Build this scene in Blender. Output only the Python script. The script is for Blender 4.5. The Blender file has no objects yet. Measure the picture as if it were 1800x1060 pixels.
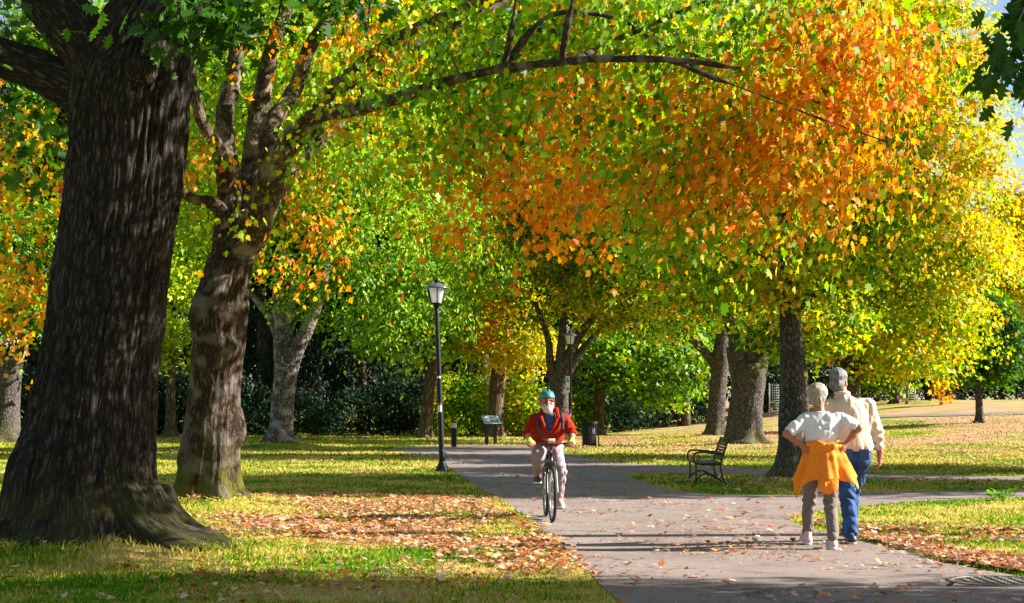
import bpy, bmesh, math
import numpy as np
from mathutils import Vector, Matrix
RNG = np.random.default_rng(11)
scene = bpy.context.scene
COL = scene.collection
F_PX, HORIZON, CAM_H = 2800.0, 712.0, 1.45
PITCH = math.atan((HORIZON - 530.0) / F_PX)
SUN_EL, SUN_AZ = math.radians(27.0), math.radians(87.0)   # azimuth clockwise from +Y

# ------------------------------------------------------------------ layout helpers
def ray(px, py):
    r, u = (px - 900) / F_PX, (530 - py) / F_PX
    c, s = math.cos(PITCH), math.sin(PITCH)
    return np.array([r, c - u * s, s + u * c])
def at(px, py, d):                      # point at distance d in front of the camera
    v = ray(px, py)
    return np.array([0, 0, CAM_H]) + v * (d / v[1])
def ss(t):
    t = np.clip(t, 0, 1)
    return t * t * (3 - 2 * t)
MOUNDS = []                             # (x, y, radius, height)
def gz(x, y):
    x = np.asarray(x, float); y = np.asarray(y, float)
    z = 1.75 * ss((x - 3) / 24) * ss((y - 46) / 50) + .5 * ss((x - 25) / 40) * ss((y - 60) / 60)
    for mx, my, r, h in MOUNDS:
        q = np.sqrt((x - mx) ** 2 + (y - my) ** 2) / r
        z = z + h * (1 - ss(q)) 
    return z
def on_ground(px, py):                  # first point of the pixel's ray that lies on the terrain
    v = ray(px, py); o = np.array([0, 0, CAM_H])
    t = np.linspace(4, 400, 4000); P = o + v * t[:, None]
    under = P[:, 2] < gz(P[:, 0], P[:, 1])
    k = int(np.argmax(under)) if under.any() else len(t) - 1
    lo, hi = t[max(k - 1, 0)], t[k]
    for _ in range(30):
        m = (lo + hi) / 2; p = o + v * m
        if p[2] < gz(p[0], p[1]): hi = m
        else: lo = m
    p = o + v * hi
    return np.array([p[0], p[1], float(gz(p[0], p[1]))])

# ------------------------------------------------------------------ noise
def _hash(i, j, k, seed):
    n = (i * 374761393 + j * 668265263 + k * 2147483647 + seed * 974634721).astype(np.int64) & 0xffffffff
    n = ((n ^ (n >> 13)) * 1274126177) & 0xffffffff
    n = ((n ^ (n >> 16)) * 2246822519) & 0xffffffff
    return ((n ^ (n >> 15)) & 0xffffff) / float(0xffffff) * 2 - 1
def vnoise(p, seed=0):
    p = np.asarray(p, float)
    f = np.floor(p); i = f.astype(np.int64); t = p - f; t = t * t * (3 - 2 * t)
    r = 0
    for a in (0, 1):
        for b in (0, 1):
            for c in (0, 1):
                w = (t[:, 0] if a else 1 - t[:, 0]) * (t[:, 1] if b else 1 - t[:, 1]) * (t[:, 2] if c else 1 - t[:, 2])
                r = r + w * _hash(i[:, 0] + a, i[:, 1] + b, i[:, 2] + c, seed)
    return r
def fbm(p, seed=0, o=3):
    p = np.asarray(p, float); r = 0; a = 1.0
    for k in range(o):
        r = r + a * vnoise(p * 2 ** k + 17.3 * k, seed + k); a *= .5
    return r

# ------------------------------------------------------------------ mesh building
def mesh_np(name, V, loops, sizes, mats, cols=None, bc=None, mi=None, smooth=True):
    me = bpy.data.meshes.new(name)
    V = np.asarray(V, np.float32); loops = np.asarray(loops, np.int32).ravel(); sizes = np.asarray(sizes, np.int32)
    me.vertices.add(len(V)); me.vertices.foreach_set('co', V.ravel())
    me.loops.add(len(loops)); me.loops.foreach_set('vertex_index', loops)
    me.polygons.add(len(sizes))
    st = np.zeros(len(sizes), np.int32); st[1:] = np.cumsum(sizes)[:-1]
    me.polygons.foreach_set('loop_start', st); me.polygons.foreach_set('loop_total', sizes)
    if smooth: me.polygons.foreach_set('use_smooth', np.ones(len(sizes), bool))
    if mi is not None: me.polygons.foreach_set('material_index', np.asarray(mi, np.int32))
    if cols is not None:
        a = me.color_attributes.new('Col', 'FLOAT_COLOR', 'POINT')
        c = np.ones((len(V), 4), np.float32); c[:, :3] = cols; a.data.foreach_set('color', c.ravel())
    if bc is not None:
        a = me.attributes.new('bc', 'FLOAT_VECTOR', 'POINT'); a.data.foreach_set('vector', np.asarray(bc, np.float32).ravel())
    for m in (mats if isinstance(mats, (list, tuple)) else [mats]): me.materials.append(m)
    me.update(calc_edges=True)
    return me
def link(name, me, parent=None, loc=None):
    o = bpy.data.objects.new(name, me); COL.objects.link(o)
    if parent is not None: o.parent = parent
    if loc is not None: o.location = loc
    return o
def tag(o, label=None, cat=None, group=None, kind=None):
    if label: o['label'] = label
    if cat: o['category'] = cat
    if group: o['group'] = group
    if kind: o['kind'] = kind
    return o
def empty(name, loc, label, cat, group=None, rz=0.0):
    o = bpy.data.objects.new(name, None); COL.objects.link(o)
    o.location = Vector([float(c) for c in loc]); o.rotation_euler = (0, 0, rz); o.empty_display_size = .3
    return tag(o, label, cat, group)
def copy_tree(o, parent=None):
    c = o.copy(); COL.objects.link(c)
    if parent is not None: c.parent = parent
    for ch in list(o.children): copy_tree(ch, c)
    return c

class MB:                               # collects shapes into one mesh
    def __init__(s): s.V = []; s.L = []; s.S = []; s.B = []; s.n = 0; s.M = []
    def add(s, V, faces, bc=None, mi=0):
        V = np.asarray(V, float).reshape(-1, 3)
        if isinstance(faces, np.ndarray):
            s.L.append((faces + s.n).ravel()); s.S.append(np.full(len(faces), faces.shape[1], np.int32)); nf = len(faces)
        else:
            s.L.append(np.array([i + s.n for f in faces for i in f], np.int32)); s.S.append(np.array([len(f) for f in faces], np.int32)); nf = len(faces)
        s.M.append(np.full(nf, mi, np.int32))
        s.V.append(V); s.B.append(V.copy() if bc is None else bc); s.n += len(V)
        return s
    def mesh(s, name, mats, smooth=True, bc=False):
        return mesh_np(name, np.concatenate(s.V), np.concatenate(s.L), np.concatenate(s.S), mats, None,
                       np.concatenate(s.B) if bc else None, np.concatenate(s.M), smooth)
    def build(s, name, mats, parent=None, smooth=True, bc=False):
        return link(name, s.mesh(name, mats, smooth, bc), parent)
    def box(s, c, size, rot=None, mi=0, bev=.0):
        x, y, z = [v / 2 for v in size]
        b = min(bev, x * .9, y * .9, z * .9)
        if b <= 0:
            V = np.array([[sx * x, sy * y, sz * z] for sx in (-1, 1) for sy in (-1, 1) for sz in (-1, 1)])
            Fc = [(0, 1, 3, 2), (4, 6, 7, 5), (0, 4, 5, 1), (2, 3, 7, 6), (0, 2, 6, 4), (1, 5, 7, 3)]
        else:
            bm = bmesh.new(); bmesh.ops.create_cube(bm, size=1)
            for v in bm.verts: v.co = Vector((v.co.x * size[0], v.co.y * size[1], v.co.z * size[2]))
            bmesh.ops.bevel(bm, geom=list(bm.edges), offset=b, segments=2, profile=.7, affect='EDGES')
            bm.verts.index_update()
            V = np.array([v.co[:] for v in bm.verts]); Fc = [tuple(v.index for v in f.verts) for f in bm.faces]; bm.free()
        if rot is not None: V = V @ np.array(rot).T
        return s.add(V + np.asarray(c, float), Fc, mi=mi)
    def tube(s, pts, rad, sides=8, seg=None, mi=0, disp=None, cap=True, flat=None, bc0=0.0):
        V, Fc, bc = tube(pts, rad, sides, seg, disp, flat)
        s.add(V, Fc, bc + np.array([0, 0, bc0]), mi)
        if cap:
            n = len(V)
            base = s.n - n
            s.L.append(np.arange(base + sides - 1, base - 1, -1)); s.S.append(np.array([sides], np.int32)); s.M.append(np.array([mi], np.int32))
            s.L.append(np.arange(s.n - sides, s.n)); s.S.append(np.array([sides], np.int32)); s.M.append(np.array([mi], np.int32))
        return s
    def lathe(s, prof, c=(0, 0, 0), sides=20, mi=0, rot=None, ph=0.0):
        prof = np.asarray(prof, float); n = len(prof)
        a = np.arange(sides) * 2 * math.pi / sides + ph
        V = np.stack([prof[:, 0, None] * np.cos(a), prof[:, 0, None] * np.sin(a), np.repeat(prof[:, 1, None], sides, 1)], -1).reshape(-1, 3)
        if rot is not None: V = V @ np.array(rot).T
        return s.add(V + np.asarray(c, float), ring_faces(n, sides), mi=mi)
    def torus(s, c, R, r, axis='x', n=40, m=8, mi=0, sx=1.0):
        a = np.arange(n) * 2 * math.pi / n; b = np.arange(m) * 2 * math.pi / m
        rr = R + r * np.cos(b)[None]
        U = rr * np.cos(a)[:, None]; W = rr * np.sin(a)[:, None]; T = np.repeat(r * sx * np.sin(b)[None], n, 0)
        V = np.stack({'x': (T, U, W), 'y': (U, T, W), 'z': (U, W, T)}[axis], -1).reshape(-1, 3)
        i, j = np.meshgrid(np.arange(n), np.arange(m), indexing='ij'); i2 = (i + 1) % n; j2 = (j + 1) % m
        return s.add(V + np.asarray(c, float), np.stack([i * m + j, i2 * m + j, i2 * m + j2, i * m + j2], -1).reshape(-1, 4), mi=mi)

def ring_faces(n, sides):
    i, j = np.meshgrid(np.arange(n - 1), np.arange(sides), indexing='ij'); j2 = (j + 1) % sides
    return np.stack([i * sides + j, i * sides + j2, (i + 1) * sides + j2, (i + 1) * sides + j], -1).reshape(-1, 4)
def spline(P, m):
    P = np.asarray(P, float); n = len(P)
    if n == 2: return P[0] + (P[1] - P[0]) * np.linspace(0, 1, m)[:, None]
    Q = np.vstack([2 * P[0] - P[1], P, 2 * P[-1] - P[-2]])
    t = np.linspace(0, n - 1 - 1e-9, m); i = t.astype(int); u = (t - i)[:, None]
    a, b, c, d = Q[i], Q[i + 1], Q[i + 2], Q[i + 3]
    return .5 * (2 * b + (c - a) * u + (2 * a - 5 * b + 4 * c - d) * u ** 2 + (3 * b - a - 3 * c + d) * u ** 3)
def tube(pts, rad, sides=8, seg=None, disp=None, flat=None):
    pts = np.asarray(pts, float); rad = np.broadcast_to(np.asarray(rad, float), (len(pts),))
    if seg:
        PR = spline(np.column_stack([pts, rad]), seg); pts, rad = PR[:, :3], np.maximum(PR[:, 3], .0008)
    n = len(pts)
    T = np.gradient(pts, axis=0); T /= np.linalg.norm(T, axis=1)[:, None] + 1e-12
    up = np.array([0, 1., 0]) if abs(T[0][1]) < .9 else np.array([1., 0, 0])
    N = np.zeros((n, 3)); u = np.cross(up, T[0]); u /= np.linalg.norm(u); N[0] = u
    for k in range(1, n):
        u = N[k - 1] - T[k] * (N[k - 1] @ T[k]); N[k] = u / (np.linalg.norm(u) + 1e-12)
    B = np.cross(T, N)
    a = np.arange(sides) * 2 * math.pi / sides
    ln = np.concatenate([[0], np.cumsum(np.linalg.norm(np.diff(pts, axis=0), axis=1))])
    ca, sa = np.cos(a), np.sin(a)
    R = np.repeat(rad[:, None], sides, 1)
    bc = np.stack([R * ca, R * sa, np.repeat(ln[:, None], sides, 1)], -1).reshape(-1, 3)
    if disp is not None: R = R + disp(bc, R.ravel()).reshape(R.shape)
    f = (1, 1) if flat is None else flat
    V = pts[:, None] + R[..., None] * (ca[None, :, None] * N[:, None] * f[0] + sa[None, :, None] * B[:, None] * f[1])
    return V.reshape(-1, 3), ring_faces(n, sides), bc

# ------------------------------------------------------------------ implicit surfaces (bodies, clothes)
class SDF:
    def __init__(s, lo, hi, h):
        s.lo = np.asarray(lo, float); s.h = h
        s.n = np.ceil((np.asarray(hi) - s.lo) / h).astype(int) + 1
        s.F = np.full(s.n, 1.0, np.float32)
    def _win(s, lo, hi):
        a = np.maximum(np.floor((lo - s.lo) / s.h).astype(int), 0); b = np.minimum(np.ceil((hi - s.lo) / s.h).astype(int) + 1, s.n)
        sl = tuple(slice(x, y) for x, y in zip(a, b))
        g = np.meshgrid(*[s.lo[k] + s.h * np.arange(a[k], b[k]) for k in range(3)], indexing='ij')
        return sl, np.stack(g, -1)
    def _mix(s, sl, d, k, op):
        f = s.F[sl]
        if op == 'sub':
            d = -d; h = np.clip(.5 - .5 * (f - d) / k, 0, 1); s.F[sl] = f * (1 - h) + d * h + k * h * (1 - h)
        else:
            h = np.clip(.5 + .5 * (f - d) / k, 0, 1); s.F[sl] = f * (1 - h) + d * h - k * h * (1 - h)
    def cone(s, a, b, ra, rb, k=.02, op='add', sq=None):
        a = np.asarray(a, float); b = np.asarray(b, float); m = max(ra, rb) + k + .06
        sl, P = s._win(np.minimum(a, b) - m, np.maximum(a, b) + m)
        ba = b - a; t = np.clip(((P - a) @ ba) / max(ba @ ba, 1e-9), 0, 1)[..., None]
        D = P - a - t * ba
        if sq is not None: D = D / np.asarray(sq, float)
        d = np.linalg.norm(D, axis=-1) - (ra + (rb - ra) * t[..., 0])
        s._mix(sl, d, k, op); return s
    def chain(s, pts, rads, k=.02, op='add', sq=None):
        for i in range(len(pts) - 1): s.cone(pts[i], pts[i + 1], rads[i], rads[i + 1], k, op, sq)
        return s
    def ell(s, c, r, k=.02, op='add', rot=None):
        c = np.asarray(c, float); r = np.asarray(r, float); m = r.max() + k + .06
        sl, P = s._win(c - m, c + m)
        q = P - c
        if rot is not None: q = q @ np.array(rot)
        k0 = np.linalg.norm(q / r, axis=-1); k1 = np.linalg.norm(q / r ** 2, axis=-1) + 1e-9
        s._mix(sl, k0 * (k0 - 1) / k1, k, op); return s
    def bump(s, fn):
        g = np.meshgrid(*[s.lo[k] + s.h * np.arange(s.n[k]) for k in range(3)], indexing='ij')
        m = np.abs(s.F) < .06
        P = np.stack([x[m] for x in g], -1); s.F[m] += fn(P); return s
    def cut(s, fn):                     # keep where fn(P) < 0
        g = np.meshgrid(*[s.lo[k] + s.h * np.arange(s.n[k]) for k in range(3)], indexing='ij')
        m = s.F < .08
        P = np.stack([x[m] for x in g], -1); s.F[m] = np.maximum(s.F[m], fn(P)); return s
    def mesh(s):
        F = s.F; nx, ny, nz = F.shape
        neg = F < 0
        c = np.zeros((nx - 1, ny - 1, nz - 1), np.uint8)
        for a in (0, 1):
            for b in (0, 1):
                for d in (0, 1): c += neg[a:nx - 1 + a, b:ny - 1 + b, d:nz - 1 + d]
        act = (c > 0) & (c < 8); I = np.argwhere(act)
        idx = np.full(act.shape, -1, np.int64); idx[act] = np.arange(len(I))
        acc = np.zeros((len(I), 3)); cnt = np.zeros(len(I))
        cor = [(a, b, d) for a in (0, 1) for b in (0, 1) for d in (0, 1)]
        for p in cor:
            for ax in range(3):
                if p[ax]: continue
                q = list(p); q[ax] = 1
                f0 = F[I[:, 0] + p[0], I[:, 1] + p[1], I[:, 2] + p[2]]; f1 = F[I[:, 0] + q[0], I[:, 1] + q[1], I[:, 2] + q[2]]
                m = (f0 < 0) != (f1 < 0)
                t = np.where(m, f0 / np.where(m, f0 - f1, 1), 0)
                pt = np.tile(np.array(p, float), (len(I), 1)); pt[:, ax] = t
                acc[m] += pt[m]; cnt[m] += 1
        V = (I + acc / cnt[:, None]) * s.h + s.lo
        Fs = []
        for ax in range(3):
            b, d = [(1, 2), (2, 0), (0, 1)][ax]
            sl0 = [slice(None)] * 3; sl1 = [slice(None)] * 3
            sl0[ax] = slice(0, F.shape[ax] - 1); sl1[ax] = slice(1, F.shape[ax])
            n0, n1 = neg[tuple(sl0)], neg[tuple(sl1)]
            E = np.argwhere(n0 != n1)
            E = E[(E[:, b] > 0) & (E[:, d] > 0) & (E[:, b] < F.shape[b] - 1) & (E[:, d] < F.shape[d] - 1)]
            fl = n0[E[:, 0], E[:, 1], E[:, 2]]
            def cell(ob, od):
                e = E.copy(); e[:, b] += ob; e[:, d] += od
                return idx[e[:, 0], e[:, 1], e[:, 2]]
            q = np.stack([cell(-1, -1), cell(0, -1), cell(0, 0), cell(-1, 0)], -1)
            q[~fl] = q[~fl][:, ::-1]
            Fs.append(q)
        return V, np.concatenate(Fs)
    def build(s, name, mat, parent=None):
        V, Fc = s.mesh()
        return link(name, mesh_np(name, V, Fc.ravel(), np.full(len(Fc), 4), mat), parent)

# ------------------------------------------------------------------ materials
def nmat(name):
    m = bpy.data.materials.new(name); m.use_nodes = True
    nt = m.node_tree; nt.nodes.clear()
    out = nt.nodes.new('ShaderNodeOutputMaterial')
    return m, nt, out
def N(nt, t, **kw):
    n = nt.nodes.new(t)
    for k, v in kw.items():
        if k in n.inputs: n.inputs[k].default_value = v
        else: setattr(n, k, v)
    return n
def L(nt, a, ao, b, bi): nt.links.new(a.outputs[ao], b.inputs[bi])
def ramp(nt, stops, interp='LINEAR'):
    r = nt.nodes.new('ShaderNodeValToRGB'); e = r.color_ramp.elements; r.color_ramp.interpolation = interp
    while len(e) < len(stops): e.new(.5)
    for k, (p, c) in enumerate(stops):
        e[k].position = p; e[k].color = (*c, 1) if len(c) == 3 else c
    return r
def mixc(nt, fac, a, b, mode='MIX'):
    m = nt.nodes.new('ShaderNodeMix'); m.data_type = 'RGBA'; m.blend_type = mode
    for sock, v in ((m.inputs[0], fac), (m.inputs[6], a), (m.inputs[7], b)):
        if isinstance(v, tuple) and hasattr(v[0], 'outputs'): nt.links.new(v[0].outputs[v[1]], sock)
        elif isinstance(v, (int, float)): sock.default_value = v
        else: sock.default_value = (*v, 1)
    return m
def simple(name, col, rough=.6, metal=0.0, var=.15, scale=30, bump=.0, bscale=200, spec=.5, emit=None, sheen=0.0):
    m, nt, out = nmat(name)
    p = N(nt, 'ShaderNodeBsdfPrincipled', Roughness=rough, Metallic=metal)
    p.inputs['Specular IOR Level'].default_value = spec
    tc = N(nt, 'ShaderNodeTexCoord'); nz = N(nt, 'ShaderNodeTexNoise', Scale=scale, Detail=5.0)
    L(nt, tc, 'Object', nz, 'Vector')
    lo = tuple(c * (1 - var) for c in col); hi = tuple(min(1, c * (1 + var)) for c in col)
    r = ramp(nt, [(.3, lo), (.7, hi)]); L(nt, nz, 'Fac', r, 'Fac'); L(nt, r, 'Color', p, 'Base Color')
    if bump:
        n2 = N(nt, 'ShaderNodeTexNoise', Scale=bscale, Detail=3.0); L(nt, tc, 'Object', n2, 'Vector')
        b = N(nt, 'ShaderNodeBump', Strength=bump, Distance=.01); L(nt, n2, 'Fac', b, 'Height'); L(nt, b, 'Normal', p, 'Normal')
    if emit: p.inputs['Emission Color'].default_value = (*emit[0], 1); p.inputs['Emission Strength'].default_value = emit[1]
    if sheen: p.inputs['Sheen Weight'].default_value = sheen
    L(nt, p, 'BSDF', out, 'Surface')
    return m
def hair_mat(name, dark, light):
    m, nt, out = nmat(name); tc = N(nt, 'ShaderNodeTexCoord')
    mp = N(nt, 'ShaderNodeMapping'); mp.inputs['Scale'].default_value = (150, 150, 22); L(nt, tc, 'Object', mp, 'Vector')
    n1 = N(nt, 'ShaderNodeTexNoise', Scale=1.0, Detail=5.0, Roughness=.7, Distortion=1.2); L(nt, mp, 'Vector', n1, 'Vector')
    n2 = N(nt, 'ShaderNodeTexNoise', Scale=16.0, Detail=3.0); L(nt, tc, 'Object', n2, 'Vector')
    ad = N(nt, 'ShaderNodeMath', operation='MULTIPLY_ADD'); ad.inputs[1].default_value = .6; L(nt, n2, 'Fac', ad, 0); L(nt, n1, 'Fac', ad, 2)
    r = ramp(nt, [(.58, dark), (.95, light)]); L(nt, ad, 'Value', r, 'Fac')
    p = N(nt, 'ShaderNodeBsdfPrincipled', Roughness=.55); L(nt, r, 'Color', p, 'Base Color')
    b = N(nt, 'ShaderNodeBump', Strength=1.0, Distance=.012); L(nt, n1, 'Fac', b, 'Height'); L(nt, b, 'Normal', p, 'Normal'); L(nt, p, 0, out, 0)
    return m
def leaf_mat(name, trans=.5, sat=1.1, val=1.0, gloss=.015, rough=.5):
    m, nt, out = nmat(name)
    at_ = N(nt, 'ShaderNodeAttribute', attribute_name='Col')
    hs = N(nt, 'ShaderNodeHueSaturation', Saturation=sat, Value=val); L(nt, at_, 'Color', hs, 'Color')
    d = N(nt, 'ShaderNodeBsdfDiffuse'); t = N(nt, 'ShaderNodeBsdfTranslucent')
    L(nt, at_, 'Color', d, 'Color'); L(nt, hs, 'Color', t, 'Color')
    g = N(nt, 'ShaderNodeBsdfGlossy', Roughness=rough)
    m1 = N(nt, 'ShaderNodeMixShader', Fac=trans); L(nt, d, 0, m1, 1); L(nt, t, 0, m1, 2)
    m2 = N(nt, 'ShaderNodeMixShader', Fac=gloss); L(nt, m1, 0, m2, 1); L(nt, g, 0, m2, 2)
    L(nt, m2, 0, out, 'Surface')
    return m
def bark_mat(name, dark, light, lichen=(.42, .44, .38), lich=.35, moss=.3, sx=14, sz=2.2, bump=.9, dist=.03, patch=None):
    m, nt, out = nmat(name)
    a = N(nt, 'ShaderNodeAttribute', attribute_name='bc', attribute_type='GEOMETRY')
    mp = N(nt, 'ShaderNodeMapping'); mp.inputs['Scale'].default_value = (sx, sx, sz); L(nt, a, 'Vector', mp, 'Vector')
    n1 = N(nt, 'ShaderNodeTexNoise', Scale=1.0, Detail=8.0, Roughness=.65, Distortion=.6); L(nt, mp, 'Vector', n1, 'Vector')
    v1 = N(nt, 'ShaderNodeTexVoronoi', feature='DISTANCE_TO_EDGE', Scale=1.1, Randomness=1.0)
    ad = N(nt, 'ShaderNodeVectorMath', operation='MULTIPLY_ADD'); ad.inputs[1].default_value = (.9, .9, .9)
    L(nt, n1, 'Color', ad, 0); L(nt, mp, 'Vector', ad, 2); L(nt, ad, 'Vector', v1, 'Vector')
    hr = ramp(nt, [(0, (0, 0, 0)), (.28, (1, 1, 1))]); L(nt, v1, 'Distance', hr, 'Fac')
    hm = N(nt, 'ShaderNodeMath', operation='MULTIPLY'); L(nt, hr, 'Color', hm, 0); L(nt, n1, 'Fac', hm, 1)
    nf = N(nt, 'ShaderNodeTexNoise', Scale=38.0, Detail=6.0, Roughness=.75); L(nt, a, 'Vector', nf, 'Vector')
    rf = ramp(nt, [(.34, (.35, .35, .35)), (.66, (1.45, 1.45, 1.45))]); L(nt, nf, 'Fac', rf, 'Fac')
    h2 = N(nt, 'ShaderNodeMath', operation='MULTIPLY'); L(nt, hm, 'Value', h2, 0); L(nt, rf, 'Color', h2, 1); hm = h2
    cr = ramp(nt, [(.05, tuple(c * .5 for c in dark)), (.28, dark), (.66, light)]); L(nt, hm, 'Value', cr, 'Fac')
    last = (cr, 'Color')
    n2 = N(nt, 'ShaderNodeTexNoise', Scale=3.1, Detail=4.0); L(nt, a, 'Vector', n2, 'Vector')
    if patch:
        r2 = ramp(nt, [(.5, (0, 0, 0)), (.62, (1, 1, 1))]); L(nt, n2, 'Fac', r2, 'Fac')
        mm = mixc(nt, (r2, 'Color'), last, patch); last = (mm, 2)
    n4 = N(nt, 'ShaderNodeTexNoise', Scale=7.0, Detail=9.0, Roughness=.78, Distortion=.4); L(nt, a, 'Vector', n4, 'Vector')
    r3 = ramp(nt, [(.70 - lich * .30, (0, 0, 0)), (.75 - lich * .30, (.75, .75, .75))]); L(nt, n4, 'Fac', r3, 'Fac')
    mm = mixc(nt, (r3, 'Color'), last, lichen); last = (mm, 2)
    if moss:
        geo = N(nt, 'ShaderNodeNewGeometry'); sx_ = N(nt, 'ShaderNodeSeparateXYZ'); L(nt, geo, 'Position', sx_, 'Vector')
        mr = N(nt, 'ShaderNodeMapRange'); mr.inputs['From Min'].default_value = 1.0; mr.inputs['From Max'].default_value = .05
        mr.inputs['To Min'].default_value = 0; mr.inputs['To Max'].default_value = moss; L(nt, sx_, 'Z', mr, 'Value')
        n5 = N(nt, 'ShaderNodeTexNoise', Scale=5.0, Detail=5.0); L(nt, a, 'Vector', n5, 'Vector')
        r5 = ramp(nt, [(.36, (0, 0, 0)), (.56, (1, 1, 1))]); L(nt, n5, 'Fac', r5, 'Fac')
        mu = N(nt, 'ShaderNodeMath', operation='MULTIPLY'); L(nt, mr, 'Result', mu, 0); L(nt, r5, 'Color', mu, 1)
        mm = mixc(nt, (mu, 'Value'), last, (.10, .105, .012)); last = (mm, 2)
    p = N(nt, 'ShaderNodeBsdfPrincipled', Roughness=.9); p.inputs['Specular IOR Level'].default_value = .15
    nt.links.new(last[0].outputs[last[1]], p.inputs['Base Color'])
    b = N(nt, 'ShaderNodeBump', Strength=bump, Distance=dist); L(nt, hm, 'Value', b, 'Height'); L(nt, b, 'Normal', p, 'Normal')
    L(nt, p, 'BSDF', out, 'Surface')
    return m
# ------------------------------------------------------------------ camera, sky, sun
cam = bpy.data.cameras.new('camera'); cam.lens = F_PX / 1800 * 36; cam.sensor_width = 36; cam.clip_end = 3000; cam.clip_start = .1
camo = bpy.data.objects.new('camera', cam); COL.objects.link(camo)
camo.location = (0, 0, CAM_H); camo.rotation_euler = (math.pi / 2 + PITCH, 0, 0); scene.camera = camo
w = bpy.data.worlds.new('World'); scene.world = w; w.use_nodes = True
nt = w.node_tree; nt.nodes.clear()
sky = N(nt, 'ShaderNodeTexSky', sky_type='NISHITA', sun_disc=False); sky.sun_elevation = SUN_EL; sky.sun_rotation = SUN_AZ; sky.air_density = 1.0; sky.dust_density = .6
bg = N(nt, 'ShaderNodeBackground', Strength=.05); wo = N(nt, 'ShaderNodeOutputWorld')
tc = N(nt, 'ShaderNodeTexCoord'); cn = N(nt, 'ShaderNodeTexNoise', Scale=5.0, Detail=6.0, Roughness=.6); L(nt, tc, 'Generated', cn, 'Vector')
cr_ = ramp(nt, [(.52, (0, 0, 0)), (.72, (1, 1, 1))]); L(nt, cn, 'Fac', cr_, 'Fac')
cm = mixc(nt, (cr_, 'Color'), (sky, 'Color'), (6, 6, 6.2))
L(nt, cm, 2, bg, 'Color'); L(nt, bg, 0, wo, 'Surface')
sun = bpy.data.lights.new('sun', 'SUN'); sun.energy = 5.0; sun.angle = math.radians(.5); sun.color = (1, .92, .83)
suno = bpy.data.objects.new('sun', sun); COL.objects.link(suno)
sd = Vector((math.sin(SUN_AZ) * math.cos(SUN_EL), math.cos(SUN_AZ) * math.cos(SUN_EL), math.sin(SUN_EL)))
suno.rotation_euler = sd.to_track_quat('Z', 'Y').to_euler(); suno.location = (40, 20, 40)
vs = scene.view_settings; vs.view_transform = 'Standard'; vs.look = 'None'; vs.gamma = 1; vs.exposure = 1.78
cy = scene.cycles; cy.max_bounces = 8; cy.diffuse_bounces = 2; cy.transmission_bounces = 5; cy.glossy_bounces = 2; cy.use_denoising = True
cy.sample_clamp_indirect = 8

# ------------------------------------------------------------------ path outline (photo pixels laid on the flat ground)
PATH_PX = [(1500, 1500), (1180, 1120), (1085, 1055), (1010, 985), (945, 920), (890, 886), (845, 860), (810, 838), (785, 817), (765, 804), (725, 797), (690, 794),
           (690, 788), (720, 785.5), (780, 784), (850, 783), (930, 783.5), (972, 788), (1000, 799), (1050, 810), (1120, 816), (1240, 820.5), (1360, 826), (1530, 832.5), (1720, 837), (1950, 840),
           (1950, 848), (1720, 845), (1530, 842), (1360, 836.5), (1255, 834), (1150, 832.5), (1100, 834), (1112, 841), (1150, 852), (1195, 863), (1240, 869), (1320, 871), (1420, 869.5), (1530, 866), (1700, 863), (1950, 858),
           (1950, 868), (1780, 875), (1690, 878), (1600, 883), (1517, 890), (1450, 896), (1400, 904), (1383, 911), (1392, 921), (1445, 936), (1520, 952), (1567, 961), (1667, 992), (1800, 1016), (2000, 1058), (2700, 1500)]
_pp = np.array([on_ground(x, y)[:2] for x, y in PATH_PX])
_cl = np.vstack([_pp, _pp[:1]])
PATH = []
for k in range(len(_pp)):
    a, b = _cl[k], _cl[k + 1]; m = max(2, int(np.linalg.norm(b - a) / .25))
    for t in np.arange(m) / m: PATH.append(a + (b - a) * t)
PATH = np.array(PATH)
_j = np.column_stack([PATH, np.zeros(len(PATH))])
PATH = PATH + .05 * np.column_stack([fbm(_j * 1.7, 5), fbm(_j * 1.7, 9)])
for _ in range(2): PATH = .5 * PATH + .25 * (np.roll(PATH, 1, 0) + np.roll(PATH, -1, 0))
def inside(P, poly):
    x, y = P[:, 0], P[:, 1]; r = np.zeros(len(P), bool)
    a = poly; b = np.roll(poly, -1, 0)
    for (x1, y1), (x2, y2) in zip(a, b):
        c = (y1 > y) != (y2 > y)
        if c.any(): r[c] ^= x[c] < (x2 - x1) * (y[c] - y1) / (y2 - y1) + x1
    return r
bm = bmesh.new()
vs_ = [bm.verts.new((x, y, .006)) for x, y in PATH]
es_ = [bm.edges.new((vs_[k], vs_[(k + 1) % len(vs_)])) for k in range(len(vs_))]
bmesh.ops.triangle_fill(bm, edges=es_, use_beauty=True)
for f in bm.faces:
    if f.normal.z < 0: f.normal_flip()
me = bpy.data.meshes.new('path'); bm.to_mesh(me); bm.free()
m, nt, out = nmat('asphalt')
geo = N(nt, 'ShaderNodeNewGeometry')
n1 = N(nt, 'ShaderNodeTexNoise', Scale=.8, Detail=6.0, Roughness=.6); n2 = N(nt, 'ShaderNodeTexNoise', Scale=90.0, Detail=4.0, Roughness=.7); n3 = N(nt, 'ShaderNodeTexVoronoi', Scale=160.0)
n4 = N(nt, 'ShaderNodeTexVoronoi', feature='DISTANCE_TO_EDGE', Scale=.33); dd = N(nt, 'ShaderNodeTexNoise', Scale=1.5, Detail=5.0)
for n in (n1, n2, n3, dd): L(nt, geo, 'Position', n, 'Vector')
ad = N(nt, 'ShaderNodeVectorMath', operation='MULTIPLY_ADD'); ad.inputs[1].default_value = (1.2, 1.2, 1.2); L(nt, dd, 'Color', ad, 0); L(nt, geo, 'Position', ad, 2); L(nt, ad, 'Vector', n4, 'Vector')
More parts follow.
